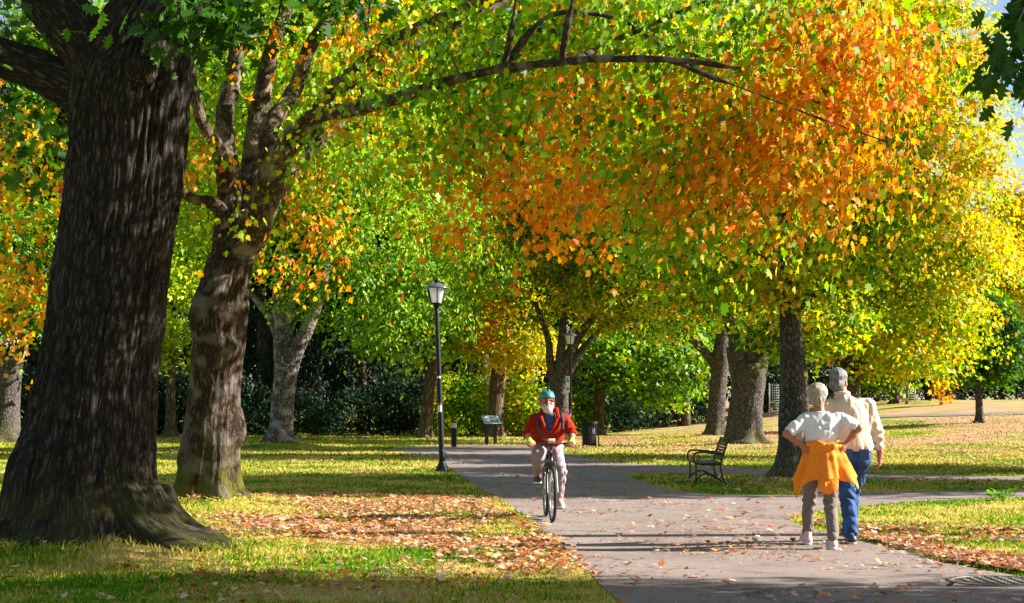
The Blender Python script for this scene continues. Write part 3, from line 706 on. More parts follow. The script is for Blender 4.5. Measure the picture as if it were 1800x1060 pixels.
# --- the leaning maple with spreading limbs over the path ---------------------------------------
b0 = TREE_AT['maple'].copy(); d0 = b0[1]; b0[2] = .08
t = Tree('maple_tree', 'leaning maple right of the big oak, one long limb reaching out over the path', b0, BARK_MAPLE, seed=21)
P, R = px_line([(366, 895, 104), (366, 870, 100), (368, 830, 96), (372, 780, 92), (376, 720, 90), (381, 650, 88), (385, 600, 94), (384, 555, 103), (391, 520, 92), (402, 480, 80), (412, 445, 72), (420, 415, 62)], d0)
t.wood('trunk', P, R, 150, 220, root_flare(.4, .25, .36, 5, 31, furrow=.016, fr=13, knob=.085))
md = root_flare(.15, 0, .3, 3, 33, furrow=.007, fr=14, knob=.02)
D = d0
MAPLE_LIMBS = [
    [(402, 450, 60, D), (396, 390, 48, D), (394, 310, 40, D + .1), (401, 210, 32, D + .3), (409, 110, 28, D + .5), (424, 0, 23, D + .8), (430, -220, 14, D + 1)],
    [(398, 400, 26, D - .1), (372, 368, 22, D - .3), (340, 350, 18, D - .5), (300, 325, 15, D - .7), (230, 300, 11, D - 1), (120, 280, 6, D - 1.2)],
    [(396, 330, 30, D), (378, 270, 24, D - .5), (352, 205, 20, D - 1), (330, 120, 15, D - 1.4), (300, 0, 10, D - 1.8)],
    [(420, 430, 54, D + .1), (438, 350, 46, D + .4), (450, 260, 38, D + .7), (458, 180, 33, D + .9), (480, 90, 27, D + 1.1), (505, 0, 22, D + 1.3), (530, -200, 13, D + 1.5)],
    [(418, 440, 66, D), (440, 385, 58, D - .2), (466, 325, 52, D - .5), (492, 272, 46, D - .9), (525, 232, 38, D - 1.4), (560, 208, 31, D - 1.9), (610, 194, 25, D - 3.2), (680, 174, 21, D - 4.8), (760, 150, 18.5, D - 6.2), (860, 131, 16, D - 7.6), (980, 110, 14, D - 9), (1090, 105, 12, D - 10), (1200, 109, 9, D - 10.6), (1300, 120, 4.5, D - 11)],
    [(505, 255, 36, D - 1.2), (540, 215, 31, D - 1.5), (590, 160, 26, D - 2), (650, 105, 22, D - 2.8), (725, 55, 19, D - 3.8), (810, 15, 16, D - 4.8), (900, -40, 12, D - 5.8), (1050, -140, 8, D - 7)],
    [(478, 300, 36, D - .4), (492, 230, 32, D - .2), (512, 160, 28, D), (545, 90, 25, D), (590, 20, 21, D), (640, -90, 16, D), (700, -250, 9, D)],
    [(585, 165, 20, D - 2), (640, 125, 17, D - 2), (700, 90, 15, D - 2), (760, 55, 13, D - 1.8), (860, 15, 11, D - 1.5), (1000, -60, 8, D - 1)],
    [(440, 410, 36, D + .2), (468, 372, 30, D + .5), (494, 335, 26, D + .9), (520, 290, 22, D + 1.4), (570, 240, 17, D + 2), (640, 190, 11, D + 2.6)],
    [(1010, 108, 12, D - 9.2), (1100, 60, 10, D - 7.2), (1200, 20, 9, D - 8), (1330, -30, 7, D - 8.8)],
    [(632, 190, 7, D - 3), (640, 120, 6, D - 3.1), (648, 30, 5, D - 3.2), (655, -40, 4, D - 3.2)],
    [(885, 126, 8, D - 7.9), (893, 70, 7, D - 8), (905, 0, 6, D - 8), (912, -60, 4, D - 8)],
    [(988, 110, 9, D - 9.1), (995, 60, 8, D - 9.2), (1008, -10, 6, D - 9.3), (1015, -80, 4, D - 9.4)],
    [(1180, 108, 5, D - 10.5), (1290, 150, 4, D - 10.6), (1420, 200, 3.2, D - 10.4), (1560, 250, 2, D - 10.2)],
    [(880, 126, 10, D - 7.8), (960, 30, 9, D - 7.8), (1080, 30, 8, D - 7.6), (1160, 80, 7, D - 8), (1290, 120, 6, D - 8.3), (1420, 170, 5, D - 8.6), (1560, 250, 4, D - 8.8)],
]
t.bark = BARK_LIMB; rng = t.rng
for rows in MAPLE_LIMBS:
    P, R = px_line(rows); P[1:-1] += rng.normal(0, 1, (len(P) - 2, 3)) * np.minimum(R[1:-1, None] * .55, .05); t.wood('limb', P, R, 40 if rows[0][2] > 30 else 20, 90, md)
rng = t.rng
warm = [G_LT, G_YL, GOLD, ORA, ORA, ORA2, RED]; mix_ = [G_DK, G_MD, G_LT, G_LT, G_YL, GOLD, ORA]; grn = [G_DK, G_MD, G_LT, G_LT, G_YL, G_YL, GOLD]
def spread(rows, n, j=(60, 45, .9)):
    k = rng.integers(0, len(rows), n); A = np.array(rows, float)[k]
    return np.array([at(a[0] + rng.normal(0, j[0]), a[1] + rng.normal(0, j[1]), a[2] + rng.normal(0, j[2])) for a in A])
# hanging fringe over the path (orange), then greener leaves above and inside
fr_o = [(900, 290, 17.4), (950, 330, 17.4), (990, 350, 17.4), (1010, 300, 17.4), (960, 260, 17.4), (900, 220, 17.4), (860, 280, 17.4), (1100, 190, 16), (1180, 220, 15.2), (1250, 250, 15.2), (1320, 230, 14.4), (1390, 270, 14.4), (1440, 220, 14.4), (1480, 160, 14.4), (1420, 120, 14.4), (1530, 110, 14.4), (1350, 300, 14.4), (1480, 290, 14.4), (1440, 340, 14.4), (1540, 180, 14.4), (860, 60, 18.5), (1450, 60, 14.4), (1530, 40, 14.4), (1400, 90, 14.4), (1590, 90, 14.6), (1500, 20, 14.4), (1300, 190, 14.8), (760, 90, 19.5), (960, 40, 18), (690, 60, 21), (600, 110, 22.5), (1080, 60, 17.5), (1200, 150, 15.2), (1050, 160, 16)]
fr_g = [(830, 200, 17.4), (900, 150, 17.4), (1000, 180, 17.4), (1100, 110, 16), (1200, 90, 15.2), (1300, 60, 15.2), (1300, 150, 15.2), (1160, 260, 16), (1220, 310, 15.2), (1150, 340, 16), (1200, 350, 15.2), (950, 60, 17.4), (800, 70, 17.4), (700, 80, 20), (1050, 40, 16), (1180, 20, 15.2), (1400, 40, 14.4), (600, 120, 22), (560, 40, 23), (620, 250, 20), (1290, 330, 15.2)]
t.clumps(spread(fr_o, 104, (66, 50, .45)), .29, 78, .080, LEAF_MAPLE * np.array([1, .82]), warm, (.57, .19), droop=.8, selnoise=.45, flatz=.6, rmax=.03, hang=1.9, up=.2, sunny=.45)
t.clumps(spread(fr_g, 110, (75, 50, .5)), .34, 74, .080, LEAF_MAPLE * np.array([1, .82]), mix_, (.52, .17), droop=.75, selnoise=.55, flatz=.6, rmax=.03, hang=1.9, up=.2, sunny=.45)
lf = [(330, 120, 25), (350, 60, 25), (370, 180, 25.4), (420, 60, 26), (480, 60, 26), (440, 200, 26.2), (540, 120, 26), (350, 280, 25), (330, 190, 25), (345, 350, 23.4), (560, 60, 26), (520, 200, 26)]
t.clumps(spread(lf, 56, (45, 45, .9)), .34, 50, .095, LEAF_MAPLE * np.array([1, .82]), grn, (.5, .22), droop=.6, flatz=.5, rmax=.03, hang=1.8, up=.2)
lo_ = [(20, 230, 24), (60, 250, 24), (70, 300, 24), (30, 420, 24.5), (60, 470, 24.5), (20, 520, 25), (80, 200, 24), (10, 340, 24.5), (330, 290, 23), (555, 330, 25), (560, 390, 25), (548, 280, 25), (320, 250, 23), (90, 380, 24.2)]
t.clumps(spread(lo_, 46, (30, 32, .8)), .30, 46, .09, LEAF_MAPLE, [G_LT, G_YL, GOLD, ORA, ORA, RED], (.52, .25), droop=.7, rmax=.03, hang=1.8, up=.2)
up_ = in_lobes([(-3, d0, 11, 6, 5, 3.4), (1.0, d0 - 5, 9.0, 5, 4, 2.2), (5.5, d0 - 9.5, 9.2, 3.0, 2, 1.5), (1.8, d0 - .5, 7.4, 3.4, 2.2, 1.5), (-2.0, d0 + 1.5, 7.6, 3.0, 2.0, 1.7)], 190, rng)
t.clumps(up_, .7, 60, .17, LEAF_MID, mix_, (.5, .2), droop=.4)
t.finish()

# --- generic park tree ---------------------------------------------------------------------------
def park_tree(name, label, base_px, d, trunk, limbs, bark, lobes, ncl, per, sig, size, pal, sel, seed, tpl=LEAF_STAR, group=None, flare=.12, knob=.04, sides=36, droop=.45, leafmat=None, sink=.05, extra=None, shell=.55, selnoise=.5, cat='tree'):
    P, R = px_line(trunk, d)
    zb = float(gz(P[0][0], P[0][1])); b_ = np.array([P[0][0], P[0][1], zb]); P[0][2] = zb - sink
    t = Tree(name, label, b_, bark, cat, group, seed)
    rr = float(np.max(R))
    t.wood('trunk', P, R, sides, 60, root_flare(rr, flare, .3, 5, seed + 3, furrow=.02 * rr, fr=6 / max(rr, .15) * .5, knob=knob * rr * 2, z0=sink))
    for rows in limbs:
        P, R = px_line(rows, d); t.wood('limb', P, R, 14, 30, root_flare(.1, 0, .3, 3, seed + 5, knob=.02))
    C = in_lobes(lobes, ncl, t.rng, shell)
    C[:, 2] = np.maximum(C[:, 2], zb + .5)
    t.clumps(C, sig, per, size, tpl, pal, sel, droop=droop, rmax=.06, selnoise=selnoise)
    if extra: extra(t)
    t.finish(leafmat); return t

# pale-barked tree behind the left lawn
park_tree('maple_tree', 'pale grey-barked forked tree with hanging green crown, left of the tall street lamp', None, TREE_AT['pale'][1],
    [(492, 790, 50), (492, 770, 46), (495, 740, 41), (498, 700, 39), (502, 660, 41), (505, 640, 42)],
    [[(498, 650, 32), (494, 600, 26), (490, 540, 22), (490, 460, 17), (498, 380, 10)], [(508, 650, 32), (524, 610, 27), (548, 560, 23), (568, 490, 18), (590, 400, 12), (640, 300, 7)], [(503, 640, 22), (510, 560, 19), (520, 500, 14), (545, 420, 9)], [(494, 610, 18), (476, 560, 15), (444, 520, 11), (400, 470, 7)]],
    BARK_PALE, [lobe(560, 300, 53, 3.4, 3.6, 2.3), lobe(460, 250, 53, 3.2, 3.4, 2.4), lobe(700, 370, 52, 3.2, 3.4, 2.6), lobe(800, 460, 52, 2.2, 2.6, 1.8), lobe(620, 480, 51, 2.8, 2.6, 1.5), lobe(710, 560, 51, 2.2, 2.2, 1.1), lobe(400, 380, 53, 2.6, 3, 1.8), lobe(640, 180, 54, 3.4, 3.4, 2.2), lobe(500, 100, 55, 3.5, 3.6, 2.2)],
    560, 95, .44, .15, [G_DK, G_MD, G_MD, G_LT, G_LT, G_YL, G_YL, RED], (.50, .2), 41, LEAF_OVAL, droop=.7)

# trunks along the path beyond the lamp
park_tree('maple_tree', 'brown trunk with a low yellow-green crown just behind the tall street lamp', None, 70, [(747, 782, 26), (748, 750, 23), (752, 710, 21), (756, 660, 20), (760, 600, 17), (765, 520, 12)],
    [[(756, 640, 12), (790, 590, 9), (840, 560, 6)], [(757, 620, 12), (720, 560, 9), (690, 500, 6)]], BARK_BROWN,
    [lobe(760, 560, 70, 3.2, 3, 1.8), lobe(830, 520, 71, 3, 3, 2.4), lobe(780, 400, 72, 3.6, 3.4, 3.2)], 120, 50, .55, .28, [G_DK, G_MD, G_LT, G_YL, G_YL], (.55, .2), 51)
park_tree('maple_tree', 'dark trunk just behind the information board, yellow-green leaves hanging low', None, 72, [(870, 779, 32), (870, 750, 28), (872, 715, 26), (876, 660, 26), (884, 600, 20), (890, 540, 12)],
    [[(878, 640, 14), (920, 600, 10), (950, 560, 6)], [(878, 650, 12), (850, 600, 9), (810, 570, 5)]], BARK_BROWN,
    [lobe(890, 605, 70, 1.9, 2, .9), lobe(930, 600, 69.5, 1.7, 2, .8), lobe(885, 560, 71, 2.2, 2.4, 1.2), lobe(850, 480, 72, 2.6, 3, 2.4)], 100, 55, .5, .26, [G_MD, G_LT, G_YL, YEL, YEL, GOLD], (.55, .2), 52,
    extra=lambda t: t.clumps(in_lobes([lobe(885, 545, 68.5, 1.2, 1.0, .9), lobe(860, 590, 68.5, .7, .8, .6)], 14, t.rng), .4, 40, .2, LEAF_STAR, [G_MD, OLIVE, ORA, RED], (.6, .25)))
park_tree('maple_tree', 'many-stemmed tree behind the cyclist with stems fanning out around the farther lamp', None, 66, [(985, 782, 44), (985, 750, 38), (985, 715, 34), (984, 690, 34)],
    [[(984, 700, 26), (992, 650, 21), (1012, 600, 17), (1040, 560, 13), (1070, 510, 8)], [(982, 700, 22), (984, 640, 18), (988, 590, 14), (995, 520, 9)], [(980, 700, 20), (968, 640, 15), (962, 590, 11), (940, 530, 7)], [(990, 670, 16), (1020, 620, 13), (1055, 580, 9), (1100, 540, 6)]], BARK_GREY,
    [lobe(1000, 470, 66, 3.6, 3.6, 2.6), lobe(1080, 440, 65, 3.2, 3.2, 2.6), lobe(920, 430, 67, 3, 3.4, 2.6), lobe(1090, 540, 64, 2.2, 2.2, 1.1), lobe(1000, 330, 67, 3.6, 3.6, 2.4)], 260, 95, .46, .18, [G_DK, G_DK, G_MD, OLIVE, G_YL, GOLD, ORA], (.47, .22), 53)
park_tree('maple_tree', 'dark straight trunk behind the litter bin under green leaves', None, 76, [(1052, 765, 22), (1053, 730, 19), (1055, 690, 18), (1058, 630, 15), (1060, 560, 9)],
    [[(1057, 660, 10), (1100, 610, 7), (1150, 570, 5)]], BARK_BROWN, [lobe(1090, 620, 75, 2.4, 2.4, 1.4), lobe(1180, 640, 76, 2.6, 2.6, 1.8), lobe(1130, 560, 77, 3.4, 3, 2), lobe(1230, 590, 78, 2.6, 2.6, 1.8), lobe(1045, 600, 74, 1.4, 1.6, 1.0)], 170, 52, .5, .27, [G_DK, G_DK, G_MD, G_LT, G_LT, G_YL, YEL], (.45, .22), 54)
park_tree('maple_tree', 'slim grey trunk left of the stout double trunk, one limb arching left over the lawn', None, TREE_AT['slim'][1], [(1258, 772, 40), (1258, 750, 32), (1260, 710, 30), (1264, 660, 29), (1268, 620, 30), (1272, 570, 22), (1280, 480, 13)],
    [[(1264, 650, 20), (1240, 620, 16), (1212, 590, 14), (1195, 560, 12), (1160, 548, 8), (1110, 540, 5)], [(1268, 620, 14), (1300, 560, 10), (1330, 500, 6)]], BARK_GREY,
    [lobe(1180, 500, 62, 3.2, 3, 2.0), lobe(1120, 430, 63, 2.8, 3, 2.2), lobe(1260, 420, 64, 3.6, 3.4, 2.8), lobe(1200, 300, 64, 3.6, 3.4, 2.4)], 230, 95, .46, .17, [G_DK, G_DK, G_MD, G_LT, G_YL, GOLD, ORA], (.45, .22), 55)
park_tree('maple_tree', 'stout rough grey trunk that splits low into two limbs behind the park bench', None, TREE_AT['stout'][1], [(1315, 790, 66), (1315, 770, 54), (1316, 730, 49), (1318, 690, 49), (1318, 660, 56), (1316, 640, 52)],
    [[(1306, 660, 34), (1298, 630, 28), (1290, 590, 22), (1270, 530, 17), (1250, 450, 11)], [(1328, 660, 36), (1340, 620, 28), (1352, 570, 22), (1372, 500, 16), (1400, 410, 10)], [(1300, 690, 20), (1290, 650, 17), (1282, 610, 12)], [(1318, 640, 24), (1322, 580, 18), (1330, 480, 11)]], BARK_GREY,
    [lobe(1300, 480, 52, 3.0, 3.0, 1.4), lobe(1220, 430, 53, 2.8, 3, 1.9), lobe(1380, 440, 53, 3, 3, 2.2), lobe(1300, 360, 54, 3.4, 3.4, 2.2), lobe(1200, 330, 53, 2.6, 3, 1.8)], 280, 100, .40, .14, [G_DK, G_DK, G_MD, G_LT, G_YL, GOLD, ORA], (.45, .22), 56, flare=.22, knob=.09, sides=60)
park_tree('maple_tree', 'thin leaning grey trunk half hidden behind the stout double trunk', None, 60, [(1284, 770, 22), (1288, 735, 19), (1294, 690, 17), (1292, 650, 15), (1286, 600, 12)], [], BARK_GREY,
    [lobe(1330, 500, 60, 2.4, 2.4, 1.6)], 30, 45, .5, .24, [G_DK, G_MD, G_YL, YEL], (.5, .2), 57)
# straight tree by the bench
park_tree('maple_tree', 'straight dark trunk right of the park bench, rising behind the walking couple', None, TREE_AT['bench'][1], [(1389, 846, 62), (1389, 830, 52), (1390, 800, 46), (1391, 760, 43), (1392, 700, 42), (1391, 640, 41), (1390, 580, 38), (1388, 500, 33), (1386, 420, 28), (1384, 340, 24), (1384, 240, 19), (1390, 100, 14), (1400, -60, 8)],
    [[(1388, 540, 18), (1360, 480, 13), (1320, 420, 9), (1270, 380, 5)], [(1387, 480, 18), (1420, 420, 13), (1470, 370, 9), (1530, 340, 5)], [(1385, 400, 16), (1350, 330, 12), (1300, 270, 8)], [(1385, 330, 16), (1430, 250, 12), (1490, 200, 8)], [(1388, 560, 14), (1430, 520, 10), (1480, 500, 6)]], BARK_GREY,
    [lobe(1390, 430, 32.4, 2.2, 2.3, 1.3), lobe(1300, 330, 32.4, 1.9, 2.2, 1.4), lobe(1480, 330, 32.4, 2.0, 2.2, 1.5), lobe(1400, 200, 32.4, 2.6, 2.4, 1.7), lobe(1440, 480, 32.6, 1.6, 1.7, .7), lobe(1530, 400, 32.4, 1.6, 1.8, 1.2), lobe(1360, 20, 32.4, 2.8, 2.6, 1.6), lobe(1540, 120, 32.4, 2.2, 2.4, 1.9), lobe(1340, 500, 32, 1.1, 1.2, .6)],
    270, 95, .33, .108, [G_DK, G_MD, G_LT, G_YL, YEL, GOLD, ORA], (.47, .2), 58, LEAF_MID, flare=.16, sides=70, droop=.5)
# forked tree behind the couple: the big golden crown at the right
park_tree('maple_tree', 'forked trunk behind the grey-haired man, carrying the broad golden crown at the right', None, 45, [(1494, 790, 44), (1494, 740, 36), (1494, 700, 32), (1494, 670, 32)],
    [[(1490, 680, 20), (1474, 630, 15), (1462, 570, 12), (1450, 480, 8)], [(1498, 680, 22), (1512, 640, 18), (1530, 580, 15), (1560, 490, 11), (1600, 380, 7)], [(1494, 670, 18), (1494, 560, 14), (1500, 400, 10), (1520, 200, 6)], [(1520, 610, 12), (1580, 570, 9), (1650, 540, 6)]], BARK_GREY,
    [lobe(1530, 520, 45, 2.8, 2.8, 1.5), lobe(1640, 480, 45, 2.2, 2.6, 1.7), lobe(1600, 590, 44, 2.0, 2.0, 1.0), lobe(1690, 380, 45.5, 1.6, 2.4, 1.8), lobe(1560, 330, 45, 3.4, 3.2, 2.2), lobe(1660, 230, 45.5, 1.8, 2.6, 2.0), lobe(1600, 90, 46, 2.3, 3, 2.4), lobe(1480, 150, 46, 3.0, 3, 2.6), lobe(1690, 560, 44.5, 1.0, 1.4, .8), lobe(1560, -40, 46, 2.4, 3, 1.8), lobe(1630, 640, 43.5, .9, 1.0, .5), lobe(1740, 420, 46, .7, 1.2, 1.0)],
    520, 115, .40, .125, [G_DK, G_MD, G_LT, G_YL, YEL, GOLD, ORA], (.56, .2), 59, LEAF_MID, sides=30)
park_tree('maple_tree', 'slender second stem close behind the straight trunk by the bench', None, 41, [(1416, 806, 22), (1415, 760, 17), (1414, 700, 15), (1412, 640, 13), (1405, 560, 10)], [], BARK_GREY,
    [lobe(1430, 560, 41, 1.6, 1.6, .9), lobe(1400, 590, 41, 1.0, 1.2, .5)], 44, 50, .36, .19, [G_DK, G_MD, G_YL, YEL, GOLD], (.5, .2), 60)
# small round tree in shade at the right
park_tree('maple_tree', 'young tree with a thin grey trunk and dark green crown on the right-hand lawn', None, 70, [(1722, 758, 15), (1722, 740, 13), (1721, 710, 12), (1720, 670, 11), (1722, 620, 9), (1726, 540, 5)], [[(1721, 660, 6), (1750, 610, 4), (1780, 570, 3)], [(1721, 650, 6), (1690, 610, 4)]], BARK_GREY,
    [lobe(1722, 600, 70, 1.5, 1.6, 1.6), lobe(1770, 580, 70, 1.1, 1.4, 1.4), lobe(1690, 620, 70, 1.0, 1.2, 1.0), lobe(1755, 640, 70, 1.0, 1.2, .7), lobe(1740, 540, 70, 1.2, 1.3, 1.0)], 110, 60, .38, .22, [G_DK, G_DK, G_MD, G_MD, G_LT, G_YL], (.4, .22), 61, droop=.5)
park_tree('maple_tree', 'distant brown trunk on the rise beyond the right-hand lawn, with a mossy foot', None, 92, [(1573, 724, 20), (1573, 700, 15), (1575, 660, 13), (1577, 600, 9)], [], BARK_BROWN, [lobe(1580, 620, 92, 3, 3, 2.2), lobe(1540, 600, 93, 3, 3, 2.4)], 60, 45, .6, .32, [G_DK, G_MD, G_YL, YEL], (.5, .2), 62)
park_tree('sapling', 'thin white-stemmed sapling by the wire guard on the far rise', None, 90, [(1594, 718, 5), (1595, 690, 4.5), (1596, 660, 3.5)], [[(1596, 680, 3), (1606, 650, 2)], [(1596, 685, 3), (1586, 655, 2)]], BARK_PALE, [lobe(1597, 645, 90, .7, .7, .6)], 10, 30, .3, .2, [G_MD, G_YL, YEL], (.5, .2), 63, cat='sapling', flare=.02)
park_tree('sapling', 'wispy rust-leaved sapling alone on the far right lawn edge', None, 86, [(1655, 721, 4), (1655, 700, 3.5), (1656, 650, 3)], [], BARK_BROWN, [lobe(1656, 672, 86, .6, .6, 1.2)], 24, 22, .28, .17, [OLIVE, GOLD, ORA, OLIVE], (.5, .2), 64, cat='sapling', flare=.02)
# far-left tree
park_tree('maple_tree', 'twisted-limb tree at the far left edge behind the big oak, moss at its foot', None, 62, [(10, 770, 54), (12, 740, 46), (14, 690, 42), (17, 650, 42), (20, 630, 40)], [[(12, 640, 20), (0, 615, 16), (-30, 590, 12), (-60, 540, 8)], [(24, 640, 22), (36, 610, 17), (44, 570, 13), (70, 500, 8)]], BARK_GREY,
    [lobe(40, 540, 62, 3.4, 3, 1.6), lobe(-60, 500, 62, 3, 3, 2), lobe(100, 460, 62, 3, 3, 2.2), lobe(20, 390, 63, 4, 3.4, 2.4)], 150, 50, .5, .26, [G_DK, G_MD, G_LT, G_YL, GOLD], (.42, .2), 65)
# bright yellow-green tree seen between the two near trunks
park_tree('maple_tree', 'sunlit yellow-green tree glimpsed between the oak and the leaning maple', None, 72, [(300, 790, 20), (300, 700, 16), (302, 640, 13), (305, 560, 9)], [], BARK_BROWN, [lobe(300, 600, 72, 1.8, 2.2, 1.7), lobe(280, 480, 72, 2.6, 2.6, 2.4), lobe(340, 420, 73, 3.0, 2.8, 2.6), lobe(240, 560, 72, 1.6, 2, 1.4)], 130, 50, .5, .26, [G_MD, G_LT, G_YL, G_YL, YEL], (.6, .2), 66)

# --- trees out of frame at the right, whose shadows fall across the path ----------------------------
def side_tree(name, label, x, y, r, h0, lobes, n, seed, per=60, extra=None, tpl=LEAF_OAK, size=.18, pal=None, bark=None):
    t = Tree(name, label, (x, y, 0), bark or BARK_GREY, 'tree', None, seed)
    P = np.array([(x, y, -.1), (x, y, 1.0), (x + .1, y + .05, h0 * .6), (x + .2, y, h0), (x + .2, y, h0 + 3)]); t.wood('trunk', P, [r * 1.15, r, r * .9, r * .75, r * .3], 30, 50, root_flare(r, .12, .3, 5, seed, furrow=.012))
    if extra: extra(t)
    t.clumps(in_lobes(lobes, n, t.rng), .55, per, size, tpl, pal or [G_DK, G_MD, G_LT, G_YL], (.45, .2), rmax=.06)
    t.finish(); return t
def oak_arm(t):
    P = np.array([(9.6, 9.4, 3.3), (7.6, 8.8, 4.0), (5.4, 8.2, 4.15), (3.6, 7.7, 3.9), (2.45, 7.4, 3.35)]); t.wood('limb', P, [.14, .10, .07, .04, .015], 12, 40)
    C = np.array([at(px, py, dd) for px, py, dd in ((1790, 40, 7.3), (1800, 95, 7.2), (1768, 100, 7.4), (1815, 20, 7.4), (1825, 140, 7.3), (1850, 70, 7.4), (1775, 10, 7.6), (1840, -20, 7.5))])
    t.clumps(C, .095, 17, .115, LEAF_OAK, [G_DK, G_DK, G_MD], (.35, .2), droop=.7, rmax=.012)
side_tree('oak_tree', 'oak whose dark leafy twig hangs into the top right corner of the picture', 9.6, 9.2, .30, 3.6, [(10.0, 10.1, 7.0, 4.4, 3.0, 2.6), (13, 9.8, 8.5, 3.5, 2.8, 2.6), (7.6, 10.4, 6.4, 2.0, 2.3, 1.4), (13.0, 11.1, 5.4, 3.6, 2.1, 1.7), (17.5, 11.2, 7.2, 3.2, 2.1, 2.0), (15.8, 12.7, 9.7, 3.2, 1.7, 1.5), (19.5, 12.5, 11.2, 3.0, 1.7, 1.5), (12.0, 12.5, 8.6, 2.2, 1.2, 1.6)], 500, 71, per=95, extra=oak_arm)
side_tree('maple_tree', 'tall bare-stemmed tree right of the path outside the view', 13.6, 18.4, .20, 8, [(13.8, 18.4, 11.6, 2.2, 1.9, 1.8), (13.6, 16.1, 9.9, 2.2, .45, .7), (13.2, 20.6, 10.4, 1.6, .4, .8)], 60, 72)
side_tree('maple_tree', 'high-crowned tree right of the bench lawn outside the view', 17.2, 29.5, .28, 7.5, [(17.2, 29.6, 10.0, 3.6, 3.6, 2.5), (21, 29.8, 9.3, 3.4, 3.6, 2.8), (14.6, 30.5, 9.3, 2.4, 2.8, 1.6)], 260, 73, size=.28, tpl=LEAF_STAR, per=95)
side_tree('maple_tree', 'spreading tree at the right beyond the lawn outside the view', 26, 37.5, .32, 7, [(26, 36.8, 10.5, 4.2, 2.6, 3), (22.5, 36.5, 9.5, 3.4, 2.4, 2.4)], 220, 74, size=.28, tpl=LEAF_STAR, per=90)
# ------------------------------------------------------------------ the belt of trees behind the lawns
rb = np.random.default_rng(99)
def belt_tree(kind, h, r, seed, pal, sel, n, bole=.22, conifer=False, size=.38):
    """built once at the origin, then copied"""
    t = Tree(kind, 'x', (0, 0, 0), BARK_BROWN, 'tree', None, seed)
    P = np.array([(0, 0, -.2), (.1, 0, h * .25), (-.1, .1, h * .55), (.05, 0, h * .93)]); t.wood('trunk', P, [.034 * h * .5, .026 * h * .5, .016 * h * .5, .03], 12, 24)
    if conifer:
        u = t.rng.random(n) ** .75; z = h * (.08 + .90 * u); rr = r * (1 - u) ** .8 * np.sqrt(.25 + .75 * t.rng.random(n)) + .15; a = t.rng.random(n) * 6.283
        C = np.column_stack([rr * np.cos(a), rr * np.sin(a), z])
        t.clumps(C, .62, 44, size * 1.3, LEAF_SPRAY, pal, sel, droop=.75, flatz=.35, twig=False, selnoise=.3)
        t.finish(LEAF_DARK)
    else:
        lobes = []
        for k in range(9):
            a = t.rng.random() * 6.283; q_ = r * .55 * math.sqrt(t.rng.random()); z = h * (bole + .12 + (.98 - bole - .2) * t.rng.random()); s_ = r * (.42 + .2 * t.rng.random())
            lobes.append((q_ * math.cos(a), q_ * math.sin(a), z, s_, s_, s_ * .72))
        lobes.append((0, 0, h * .62, r * .8, r * .8, h * .26))
        t.clumps(in_lobes(lobes, n, t.rng), .8, 46, size, LEAF_STAR, pal, sel, droop=.5, twig=False)
        t.finish()
    return t.o
def put(o, first, x, y, rz, sc, label, group):
    c = o if first else copy_tree(o)
    c.location = (x, y, float(gz(x, y))); c.rotation_euler = (0, 0, rz); c.scale = (sc, sc, sc); c['label'] = label; c['group'] = group
    return c
PB = [
    (belt_tree('broadleaf_tree', 22, 6.2, 201, [G_DK, G_MD, G_LT, G_LT, G_YL], (.45, .2), 210), 'green'),
    (belt_tree('broadleaf_tree', 20, 5.8, 202, [G_MD, G_LT, G_YL, YEL, YEL], (.55, .2), 190), 'yellow-green'),
    (belt_tree('broadleaf_tree', 21, 6.0, 203, [G_MD, OLIVE, YEL, GOLD, ORA], (.5, .22), 190), 'orange-tinged'),
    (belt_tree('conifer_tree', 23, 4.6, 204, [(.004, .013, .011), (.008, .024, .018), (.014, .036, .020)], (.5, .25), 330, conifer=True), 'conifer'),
]
G_BELT = 'trees of the belt behind the lawns'
used = set()
def belt(k, px, d, sc, label):
    v = ray(px, 600); x = v[0] / v[1] * d
    put(PB[k][0], k not in used, x, d, rb.random() * 6.283, sc, label, G_BELT); used.add(k)
